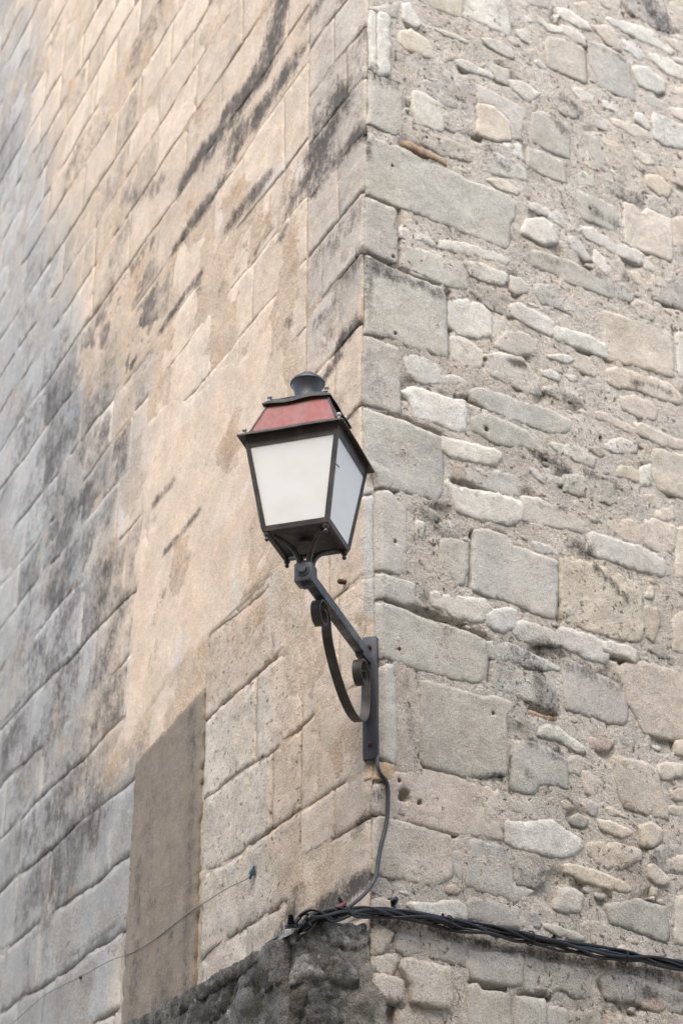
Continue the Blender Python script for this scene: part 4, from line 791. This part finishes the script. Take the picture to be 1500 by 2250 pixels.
# ------------------------------------------------------------------ plinth: the older, thicker wall foot the ashlar stands on
plinth = empty('stone_plinth', tuple(C2 + dL * .3), 'dark mossy lichen-crusted plinth jutting out under the ashlar wall', 'plinth')
PZ = 3.5
DK = srgb(136, 132, 125, ALB)
def flat(c): return lambda s, z: np.repeat(np.asarray(c)[None], len(s), 0)
def hP(s, z): return .035 * n2(s, z, 4, 61., 5, .6) + .022 * (.5 - np.abs(n2(s, z, 11, 62., 4))) + .006
sheet(WL2, 0, 3.4, 2.3, PZ - .03, .02, hP, lambda s, z: z < PZ - .01 + .02 * n2(s, z, 3, 63.), flat(DK), None, 1., corner=-.03, mat=M_moss, name='rough_face', parent=plinth)
def cR2(s, z):
    k = sstep(.10, .36, s + .09 * n2(s, z, 5, 66., 5, .6))[:, None]; return DK[None] * (1 - k) + srgb(170, 162, 150, ALB)[None] * k
sheet(WR2, 0, .42, 2.3, PZ + .04, .016, hP, lambda s, z: z < PZ + .03 + .05 * s, cR2, None, lambda s, z: 1 - sstep(.10, .34, s + .09 * n2(s, z, 5, 66., 5, .6)), corner=-.03, mat=M_moss, name='rough_face', parent=plinth)
Z4 = lambda *a: np.array(a, float) / 3.75 + np.array([600, 1800])
def pl(W, pts, proud, colr, wob=.02, rnd=.05, mat=None, sc=3.75, org=(600, 1800), h=.014):
    px = np.array(pts, float).reshape(-1, 2) / sc + np.array(org); q = W.solve(px); q[:, 0] = np.maximum(q[:, 0], 0.004)
    q = chaikin(q, .12); rnd *= .3; proud *= .45; wob *= 1.25
    return add_stone('stone', W, q, plinth, mat or M_moss, h=h, proud=proud, rnd=rnd, wob=wob, rough=1., colour=colr, jag=.016, depth=.12, ns=1.6)
pl(WR2, [110,950, 200,885, 320,830, 560,850, 770,870, 790,1000, 760,1080, 470,1090, 270,1060, 200,1010], .035, srgb(186, 184, 176, ALB), .022, .045)
pl(WR2, [190,1130, 300,1075, 460,1125, 620,1170, 690,1260, 710,1390, 640,1400, 430,1360, 300,1330, 170,1360, 150,1290], .045, srgb(176, 174, 166, ALB), .03, .06)
pl(WR2, [300,1400, 420,1375, 640,1430, 730,1480, 720,1800, 290,1800], .01, srgb(120, 118, 114, ALB), .02, .04)
pl(WR2, [40,1500, 160,1400, 280,1385, 275,1560, 200,1800, 30,1800], .02, srgb(112, 106, 96, ALB), .03, .05)
pl(WR2, [720,1200, 850,1150, 950,1130, 960,1200, 860,1270, 760,1250], .012, srgb(172, 164, 152, ALB), .012, .03)
pl(WL2, [120,1800, 150,1780, 480,2080, 330,2190], .0, DK) if False else None
for pts, pr, cc in (([212,2262, 262,2208, 480,2068, 480,2140, 340,2262], .03, srgb(112, 108, 100, ALB)), ([490,2062, 640,1962, 650,2030, 490,2132], .035, srgb(104, 100, 94, ALB)), ([648,1958, 780,1870, 860,1822, 872,1880, 730,1990, 656,2028], .045, srgb(118, 114, 106, ALB)),
                    ([650,2230, 690,2170, 740,2195, 720,2262, 660,2262], .05, srgb(176, 172, 162, ALB)), ([700,2040, 860,1930, 930,1900, 960,2010, 860,2090, 720,2150], .02, srgb(96, 90, 82, ALB)), ([520,2160, 680,2060, 690,2150, 560,2262], .015, srgb(100, 96, 90, ALB))):
    pl(WL2, pts, pr, cc, .02, .03, None, 2.648, (250, 1400), .02)
# its ledge
g = []
for i in range(40):
    for j in range(7):
        s = i * .09; q = C0 + dL * s * 1.0 + (C2 - C0) * (j / 6 * .97) + dL * 0
        g.append((q[0], q[1], PZ + .01 + .012 * float(n2([s], [j * .06], 8, 70.)[0]) - .03 * (j == 6)))
Fg = [(i * 7 + j, i * 7 + j + 1, (i + 1) * 7 + j + 1, (i + 1) * 7 + j) for i in range(39) for j in range(6)]
fill('ledge_top', g, [f[::-1] for f in Fg], M_mortar, plinth, srgb(120, 114, 104, ALB), .9)
A = C2 + bis * .14; B = C2 + dL * 16 - nL * .1; pts = []
for z in (0, PZ - .06):
    for q in (C2 + bis * .12, C2 + dL * 16 - nL * .09, C0 + dL * 16, C0 + bis * .1 - nR * .05): pts.append((q[0], q[1], z))
fill('masonry_core', pts, [f[::-1] for f in ((0, 1, 5, 4), (1, 2, 6, 5), (2, 3, 7, 6), (3, 0, 4, 7), (4, 5, 6, 7), (3, 2, 1, 0))], M_mortar, plinth, srgb(150, 142, 130, ALB))

# ------------------------------------------------------------------ shape helpers for metalwork
def bm_obj(name, bm, mat, parent, smooth=True, bevel=0.):
    if bevel:
        bmesh.ops.bevel(bm, geom=[e for e in bm.edges if len(e.link_faces) == 2 and e.calc_face_angle(0) > .5], offset=bevel, segments=2, profile=.6, affect='EDGES')
    bmesh.ops.recalc_face_normals(bm, faces=bm.faces[:])
    me = bpy.data.meshes.new(name); bm.to_mesh(me); bm.free(); me.materials.append(mat)
    if smooth:
        me.polygons.foreach_set('use_smooth', [True] * len(me.polygons)); 
        me.set_sharp_from_angle(angle=math.radians(40))
    o = bpy.data.objects.new(name, me); return link(o, parent)
def box(bm, c, sx, sy, sz, rot=None):
    r = bmesh.ops.create_cube(bm, size=1.); vs = r['verts']
    M = Matrix.Translation(Vector(c)) @ (rot or Matrix.Identity(4)) @ Matrix.Diagonal((sx, sy, sz, 1)); bmesh.ops.transform(bm, matrix=M, verts=vs); return vs
def frustum(bm, h0, z0, h1, z1, cap=(True, True), sub=1, warp=None):
    def ring(h, z):
        r = []
        cs = [(-h, -h), (h, -h), (h, h), (-h, h)]
        for i in range(4):
            a, b = cs[i], cs[(i + 1) % 4]
            for k in range(sub):
                t = k / sub; x = a[0] + (b[0] - a[0]) * t; y = a[1] + (b[1] - a[1]) * t; zz = z + (warp(x, y) if warp else 0); r.append(bm.verts.new((x, y, zz)))
        return r
    A, B = ring(h0, z0), ring(h1, z1); n = len(A)
    for i in range(n): bm.faces.new((A[i], A[(i + 1) % n], B[(i + 1) % n], B[i]))
    if cap[0]: bm.faces.new(A[::-1])
    if cap[1]: bm.faces.new(B)
    return A, B
def shell(bm, rows, sub=1, warp=None):
    """closed loop of square rings (half, z)"""
    R = []
    for h, z in rows:
        cs = [(-h, -h), (h, -h), (h, h), (-h, h)]; r = []
        for i in range(4):
            a, b = cs[i], cs[(i + 1) % 4]
            for k in range(sub):
                t = k / sub; x = a[0] + (b[0] - a[0]) * t; y = a[1] + (b[1] - a[1]) * t; r.append(bm.verts.new((x, y, z + (warp(x, y) if warp else 0))))
        R.append(r)
    n = len(R[0])
    for a in range(len(R)):
        A, B = R[a], R[(a + 1) % len(R)]
        for i in range(n): bm.faces.new((A[i], A[(i + 1) % n], B[(i + 1) % n], B[i]))
def lathe(bm, prof, c=(0, 0, 0), seg=28):
    R = []
    for r, z in prof:
        R.append([bm.verts.new((c[0] + r * math.cos(k * math.tau / seg), c[1] + r * math.sin(k * math.tau / seg), c[2] + z)) for k in range(seg)])
    for A, B in zip(R[:-1], R[1:]):
        for i in range(seg): bm.faces.new((A[i], A[(i + 1) % seg], B[(i + 1) % seg], B[i]))
    bm.faces.new(R[0][::-1]); bm.faces.new(R[-1])
def spline(P, k=8):
    P = [np.array(p, float) for p in P]; out = []
    Q = [2 * P[0] - P[1]] + P + [2 * P[-1] - P[-2]]
    for i in range(1, len(Q) - 2):
        for j in range(k):
            t = j / k; a, b, c, d = Q[i - 1:i + 3]
            out.append(.5 * ((2 * b) + (c - a) * t + (2 * a - 5 * b + 4 * c - d) * t * t + (3 * b - a - 3 * c + d) * t ** 3))
    out.append(P[-1]); return out
def tube(bm, path, rad, seg=8):
    up = np.array([0, 0, 1.]); R = []; n = len(path); prev = None
    for i, p in enumerate(path):
        t = path[min(i + 1, n - 1)] - path[max(i - 1, 0)]; t = t / (np.linalg.norm(t) + 1e-9)
        a = np.cross(t, up) if prev is None else prev - t * (prev @ t)
        if np.linalg.norm(a) < 1e-3: a = np.cross(t, np.array([1., 0, 0]))
        a /= np.linalg.norm(a); b = np.cross(t, a); prev = a; r = rad[i] if hasattr(rad, '__len__') else rad
        R.append([bm.verts.new(p + r * (a * math.cos(k * math.tau / seg) + b * math.sin(k * math.tau / seg))) for k in range(seg)])
    for A, B in zip(R[:-1], R[1:]):
        for i in range(seg): bm.faces.new((A[i], A[(i + 1) % seg], B[(i + 1) % seg], B[i]))
    bm.faces.new(R[0][::-1]); bm.faces.new(R[-1])
def ribbon(bm, path, width, th):
    """flat bar in the local x-z plane (y across)"""
    n = len(path); R = []
    for i, p in enumerate(path):
        t = path[min(i + 1, n - 1)] - path[max(i - 1, 0)]; t = t / np.linalg.norm(t); nn = np.array([-t[1], t[0]])
        q = [p + nn * th / 2, p - nn * th / 2]
        R.append([bm.verts.new((w, a, z)) for (a, z), w in ((q[0], -width / 2), (q[0], width / 2), (q[1], width / 2), (q[1], -width / 2))])
    for A, B in zip(R[:-1], R[1:]):
        for i in range(4): bm.faces.new((A[i], A[(i + 1) % 4], B[(i + 1) % 4], B[i]))
    bm.faces.new(R[0][::-1]); bm.faces.new(R[-1])

# ------------------------------------------------------------------ the lantern on its bracket; local axes: x right, y towards the wall, z up, origin in the mounting block
ZA = 4.7125; AZ = math.radians(17.4)
lamp = empty('wall_lantern', (-.1355, 6.163, ZA), 'red-roofed four-sided lantern with white panes on a scrolled iron bracket', 'lantern')
lamp.rotation_euler = (0, 0, -AZ)
WD = .800                                                    # plate face distance
bm = bmesh.new(); box(bm, (0, 0, -.004), .070, .070, .076); blk = bm_obj('mounting_block', bm, M_armg, lamp, True, .004)
def bolt(parent, loc, rot, r=.02, name='bolt', mat=None):
    bm = bmesh.new(); lathe(bm, [(r, 0), (r, .003), (r * .93, .0045)], seg=24)
    lathe(bm, [(r * .72, .004), (r * .72, .013), (r * .6, .0155)], seg=6)
    o = bm_obj(name, bm, mat or M_armg, parent, True); o.location = loc; o.rotation_euler = rot; return o
bolt(blk, (0, -.0355, .004), (math.pi / 2, 0, 0), .028); bolt(blk, (0, 0, -.0425), (math.pi, 0, 0), .023)
bm = bmesh.new(); box(bm, (0, (.034 + WD - .02) / 2, 0), .040, WD - .02 - .034, .044); arm = bm_obj('bracket_arm', bm, M_armg, lamp, True, .0025)
bm = bmesh.new(); box(bm, (0, WD - .05, -.026), .038, .10, .012); bm_obj('weld_tab', bm, M_armg, arm, True, .002)
# wall plate: channel section, flanges towards the wall
bm = bmesh.new(); PX, PZ0, PZ1 = .012, 4.262 - ZA, 4.805 - ZA; PC, PH = (PZ0 + PZ1) / 2, PZ1 - PZ0
box(bm, (PX, WD + .004, PC), .062, .008, PH); box(bm, (PX - .0275, WD + .0235, PC), .007, .031, PH - .002); box(bm, (PX + .0275, WD + .0235, PC), .007, .031, PH - .002)
plate = bm_obj('wall_plate', bm, M_plate, lamp, True, .0018)
for zz in (4.755, 4.325): bolt(plate, (PX, WD - .0005, zz - ZA), (math.pi / 2, 0, 0), .011, 'bolt', M_rust)
# scroll
def spiral(cx, cz, r0, r1, a0, a1, n, ex=1.):
    return [np.array([cx + ex * (r0 + (r1 - r0) * i / n) * math.cos(a0 + (a1 - a0) * i / n), cz + (r0 + (r1 - r0) * i / n) * math.sin(a0 + (a1 - a0) * i / n)]) for i in range(n + 1)]
up = spiral(.178, -.092, .020, .068, math.radians(470), 0., 34, 1.15)
# runs on from the right of the upper curl, down to the plate, up into the lower curl
mid = [(.266, -.135), (.305, -.19), (.385, -.255), (.49, -.312), (.60, -.338), (.70, -.325), (.765, -.275), (.788, -.20)]
lowr = spiral(.714, -.118, .078, .022, math.radians(-5), math.radians(-5 + 440), 32, 1.0)
path = [p for p in up] ; path = path[:-1] + spline([path[-1]] + [np.array(m) for m in mid] + [lowr[0]], 7) + lowr[1:]
bm = bmesh.new(); ribbon(bm, path, .039, .006); bm_obj('scroll', bm, M_scroll, lamp, True, 0)
# four curved stays from block to body
for sx in (-1, 1):
    for sy in (-1, 1):
        P = [(.018, .03), (.022, .062), (.040, .096), (.066, .118), (.096, .132)]
        P = spline([np.array([sx * a, sy * a, z]) for a, z in P], 6); bm = bmesh.new(); tube(bm, P, [.0125 - .004 * i / len(P) for i in range(len(P))], 10); bm_obj('stay', bm, M_scroll, lamp)
bm = bmesh.new(); box(bm, (0, 0, .040), .052, .052, .014); bm_obj('stay_plate', bm, M_brown, lamp, True, .002)
# body
HB, ZB, HT, ZT = .129, .138, .188, .520
bm = bmesh.new(); shell(bm, [(HB + .002, ZB), (HB + .006, ZB + .020), (HB - .012, ZB + .020), (HB - .016, ZB)]); bf = bm_obj('bottom_frame', bm, M_brown, lamp, True, .0012)
bm = bmesh.new(); frustum(bm, HB - .014, ZB + .006, HB - .014, ZB + .011); bm_obj('base_plate', bm, M_iron, lamp, False)
bm = bmesh.new(); lathe(bm, [(.03, .128), (.03, .144)], seg=20); bm_obj('base_boss', bm, M_iron, lamp)
bm = bmesh.new(); shell(bm, [(HT - .0055, ZT - .034), (HT + .0015, ZT + .018), (HT - .014, ZT + .018), (HT - .020, ZT - .034)]); bm_obj('top_frame', bm, M_brown, lamp, True, .0012)
for i in range(4):
    rz = Matrix.Rotation(i * math.pi / 2, 4, 'Z')
    a = rz @ Vector((-HB, -HB, ZB + .012)); b = rz @ Vector((-HT + .003, -HT + .003, ZT - .002)); bm = bmesh.new()
    tube(bm, [np.array(a), np.array(b)], .0085, 4)
    ob = bm_obj('corner_bar', bm, M_iron if i in (0, 1) else M_brown, lamp, False)
    # pane: thin slab on this side
    bm = bmesh.new(); e = .011
    f0 = lambda x, z, o: rz @ Vector((x, -(HB + (HT - HB) * (z - ZB) / (ZT - ZB)) + o, z))
    w0, w1 = HB - .006, HT - .010; z0, z1 = ZB + .012, ZT - .022
    for o_ in (.003, .007):
        for (x, z) in ((-w0, z0), (w0, z0), (w1, z1), (-w1, z1)): bm.verts.new(f0(x, z, o_))
    bm.verts.ensure_lookup_table(); v = bm.verts
    for f in ((0, 1, 2, 3), (7, 6, 5, 4), (0, 4, 5, 1), (1, 5, 6, 2), (2, 6, 7, 3), (3, 7, 4, 0)): bm.faces.new([v[k] for k in f])
    bm_obj('glass_pane', bm, M_opal, lamp, False)
    # inner glazing beads along the pane edges
    for sx in (-1, 1):
        pb = bmesh.new(); tube(pb, [np.array(f0(sx * (w0 - .004), z0, .001)), np.array(f0(sx * (w1 - .004), z1, .001))], .0045, 4)
        bm_obj('glazing_bead', pb, M_iron, ob, False)
    q = rz @ Vector((-.1165, -.1165, 0)); bm = bmesh.new()
    lathe(bm, [(.0125, ZB + .004), (.0125, ZB - .012), (.010, ZB - .016), (.006, ZB - .019), (.006, ZB - .022), (.0085, ZB - .026), (.0085, ZB - .031), (.004, ZB - .036)], (q.x, q.y, 0), 14); bm_obj('finial', bm, M_iron, bf)
def warp1(x, y): return .0012 * math.sin(23 * x + 3) * math.cos(17 * y)
bm = bmesh.new(); shell(bm, [(.2145, .527), (.2145, .5325), (.168, .568), (.160, .566), (.1865, .540)], 8, warp1); rim = bm_obj('rim', bm, M_brown, lamp, True)
def knob(parent, q, z, mat):
    bm = bmesh.new(); lathe(bm, [(.005, z), (.005, z + .008), (.0085, z + .011), (.0105, z + .017), (.0085, z + .023), (.003, z + .027)], (q[0], q[1], 0), 14); bm_obj('finial', bm, mat, parent)
for sx in (-1, 1):
    for sy in (-1, 1): knob(rim, (sx * .192, sy * .192), .545, M_lead)
bm = bmesh.new(); frustum(bm, .174, .562, .121, .712, (False, True), 6); roof = bm_obj('roof', bm, M_red, lamp, True)
for sx, sy in ((-1, -1), (1, -1), (1, 1), (-1, 1)):
    bm = bmesh.new(); tube(bm, [np.array([sx * .175, sy * .175, .562]), np.array([sx * .122, sy * .122, .711])], .0045, 6); bm_obj('roof_ridge', bm, M_plate, roof)
def warp2(x, y): return .0045 * math.sin(34 * x + 9 * y + 1.0) + .003 * math.cos(41 * y + 2)
bm = bmesh.new(); shell(bm, [(.1415, .700), (.1415, .705), (.112, .738), (.104, .735), (.119, .712)], 9, warp2); urim = bm_obj('upper_rim', bm, M_iron, lamp, True)
for sx in (-1, 1):
    for sy in (-1, 1): knob(urim, (sx * .118, sy * .118), .726, M_lead)
bm = bmesh.new(); frustum(bm, .116, .731, .058, .772, (False, True), 4); bm_obj('upper_roof', bm, M_red, lamp, True)
bm = bmesh.new(); lathe(bm, [(.056, .760), (.053, .778), (.051, .796), (.0535, .818), (.060, .838), (.0675, .852)], seg=40); chim = bm_obj('chimney', bm, M_chim, lamp)
bm = bmesh.new(); lathe(bm, [(.0665, .851), (.070, .8525), (.070, .858), (.062, .870), (.046, .884), (.030, .893), (.028, .899), (.014, .904)], seg=40); bm_obj('chimney_cap', bm, M_chim, chim)
bm = bmesh.new(); tube(bm, [np.array([.166, -.155, .372]), np.array([.171, -.118, .374])], .0022, 6); bm_obj('pane_catch', bm, M_iron, lamp)

# ------------------------------------------------------------------ cables
nR_ = nR
def onR(px, out):                                           # a point hanging `out` metres in front of the rubble wall's plane
    P = on_plane(np.array([px[0]], float), np.array([px[1]], float), C0 * np.array([1, 1, 0]) + nR_ * out, nR_)[0]; return P
lc = [onR(p, o) for p, o in (((829, 1662), .002), ((829.5, 1684), .014), ((837, 1701), .018), ((848, 1716), .018), ((852.5, 1738), .014), ((851, 1790), .014), ((846, 1822), .014), ((837, 1856), .016), ((831, 1890), .018), ((827, 1918), .02), ((817, 1942), .024), ((799, 1966), .03), ((770, 1990), .034), ((744, 2006), .03), ((722, 2018), .01), ((712, 2030), -.03))]
bm = bmesh.new(); tube(bm, spline(lc, 8), .0078, 10); o = bm_obj('lamp_cable', bm, M_grey, None); tag(o, 'slim grey cable running down from the wall plate to the cable bundle', 'cable')
bundle = empty('cable_bundle', tuple(onR((1000, 2040), 0)), 'thick bundle of twisted black cables sagging across the rubble wall', 'cables')
BP = [(2500, 2330), (2000, 2236), (1750, 2182), (1600, 2148), (1500, 2126), (1400, 2107), (1300, 2089), (1200, 2069), (1120, 2055), (1050, 2042), (960, 2022), (870, 2008), (800, 2003), (745, 2007), (700, 2014), (668, 2026)]
base = [onR(p, .035) for p in BP]; bl = np.array(bundle.location)
NC = 8
for c in range(NC):
    ph = c * math.tau / NC; P = []
    S = spline(base, 10); n = len(S)
    for i, p in enumerate(S):
        t = i / n; a = ph + t * 14 + 1.3 * math.sin(17 * t + c * 1.7) + .6 * math.sin(31 * t + c * 2.9); fan = 1 + 1.1 * float(sstep(.82, 1., t))
        r = (.017 + .006 * math.sin(13 * t + c * 2.1) + .004 * math.sin(37 * t + c)) * fan
        if c == 0: r *= .3
        P.append(p + np.array([0, 0, 1.]) * r * math.sin(a) + nR_ * r * .8 * math.cos(a))
    e = P[-1]; P += [e + dL * .10 + np.array([0, 0, -.035]), e + dL * .3 + np.array([0, 0, -.04])]
    bm = bmesh.new(); tube(bm, [p - bl for p in P], [.0085, .007, .0062, .0078, .0055, .0072, .006, .0066][c], 8); bm_obj('cable', bm, M_black, bundle)
for px in ((985, 2028), (1165, 2062), (1370, 2103)):
    c0 = onR(px, .035); bm = bmesh.new(); ring = [c0 - bl + .029 * (np.array([0, 0, 1.]) * math.sin(a) + nR_ * .95 * math.cos(a)) for a in np.linspace(0, math.tau, 22)]
    tube(bm, ring, .003, 6); bm_obj('cable_tie', bm, M_black, bundle)
rc = [onR(p, o) for p, o in (((758, 1984), .03), ((740, 1996), .04), ((728, 2008), .03), ((718, 2019), .0), ((708, 2032), -.04))]
bm = bmesh.new(); tube(bm, spline(rc, 6), .0085, 8); tag(bm_obj('red_cable', bm, M_redc, None), 'short red-brown cable end lying on the cable bundle', 'cable')
gc = [onR(p, o) for p, o in (((752, 2000), .02), ((728, 1998), .045), ((702, 2004), .04), ((684, 2015), .02), ((668, 2032), -.03))]
bm = bmesh.new(); tube(bm, spline(gc, 6), .0085, 8); tag(bm_obj('brown_cable', bm, M_scroll, None), 'brownish cable loop curving down behind the plinth edge', 'cable')
# black ribbed clips holding the bundle
def clip(px, out, label, axis, L=.05, r=.012):
    P = onR(px, out); bm = bmesh.new(); prof = []
    for i in range(7):
        z = i * L / 7; prof += [(r * (1 - .07 * i), z), (r * (.62 - .05 * i), z + L / 14)]
    lathe(bm, [(r * 1.35, -.012), (r * 1.35, 0)] + prof, seg=14)
    o = bm_obj('cable_clip', bm, M_black, None); o.location = P; o.rotation_euler = Vector(axis).to_track_quat('Z', 'Y').to_euler(); tag(o, label, 'clip', 'black plastic cable clips')
clip((757, 1998), .03, 'black ribbed cable clip standing above the red-brown cable end', (-.45, -.1, .9), .055, .014)
clip((640, 2032), .0, 'black ribbed cable clip at the outer edge of the mossy plinth', (-.1, -.2, 1), .042, .02)
clip((863, 1982), -.005, 'black cable clip stub in the wall just above the cable bundle', tuple(nR + np.array([0, 0, .3])), .03, .018)
clip((972, 2014), .025, 'tiny black clip poking up from the bundle', (.1, -.2, 1), .014, .009)
clip((1216, 2060), .025, 'tiny black clip on the bundle under a grey stone', (.1, -.2, 1), .014, .009)

# ------------------------------------------------------------------ thin wire with its hook, peg and nails
def onL(px, out):
    return on_plane(np.array([px[0]], float), np.array([px[1]], float), C0 * np.array([1, 1, 0]) + nL * out, nL)[0]
wp = [onL(p, .02) for p in ((557, 1919), (538, 1934), (500, 1952), (440, 1990), (400, 2018), (340, 2065), (290, 2094), (240, 2112), (190, 2140), (140, 2165), (95, 2190), (40, 2238), (-30, 2300))]
bm = bmesh.new(); tube(bm, spline(wp, 5), .0016, 6); tag(bm_obj('wire', bm, M_grey, None), 'thin grey wire slung across the plaster patch', 'wire')
P = onL((559, 1918), .0); bm = bmesh.new(); box(bm, (0, 0, 0), .022, .03, .022); lathe(bm, [(.006, -.03), (.006, .03)], seg=8); o = bm_obj('wire_hook', bm, M_blue, None, True, .003); o.location = P + nL * .012; o.rotation_euler = (.3, .2, .4); tag(o, 'small teal hook anchoring the thin wire to the pale blocks', 'hook')
P = onL((182, 2148), .0); bm = bmesh.new(); lathe(bm, [(.011, -.02), (.011, .014), (.007, .022)], seg=10); o = bm_obj('wire_peg', bm, M_black, None); o.location = P; o.rotation_euler = Vector(nL).to_track_quat('Z', 'Y').to_euler(); tag(o, 'dark peg on a block joint holding the thin wire', 'peg')
P = onL((770, 1281), -.03); bm = bmesh.new(); lathe(bm, [(.0105, -.05), (.0105, 0), (.011, .02), (.0125, .04), (.0115, .055), (.006, .06)], seg=12); o = bm_obj('iron_peg', bm, M_rust, None); o.location = P; o.rotation_euler = Vector(nL * .8 + np.array([-.25, 0, -.02])).to_track_quat('Z', 'Y').to_euler(); tag(o, 'rusty iron peg stub sticking out of a joint beside the bracket', 'peg')
for i, (px, lab) in enumerate((((1315, 962), 'rusty red nail head in pinkish mortar of the rubble wall'), ((873, 1427), 'rusty nail in the large grey corner block beside the wall plate'))):
    P = onR(px, -.005); bm = bmesh.new(); lathe(bm, [(.005, -.03), (.005, .006), (.010, .008), (.010, .013), (.004, .016)], seg=10); o = bm_obj('nail', bm, M_rust, None); o.location = P; o.rotation_euler = Vector(nR).to_track_quat('Z', 'Y').to_euler(); tag(o, lab, 'nail')
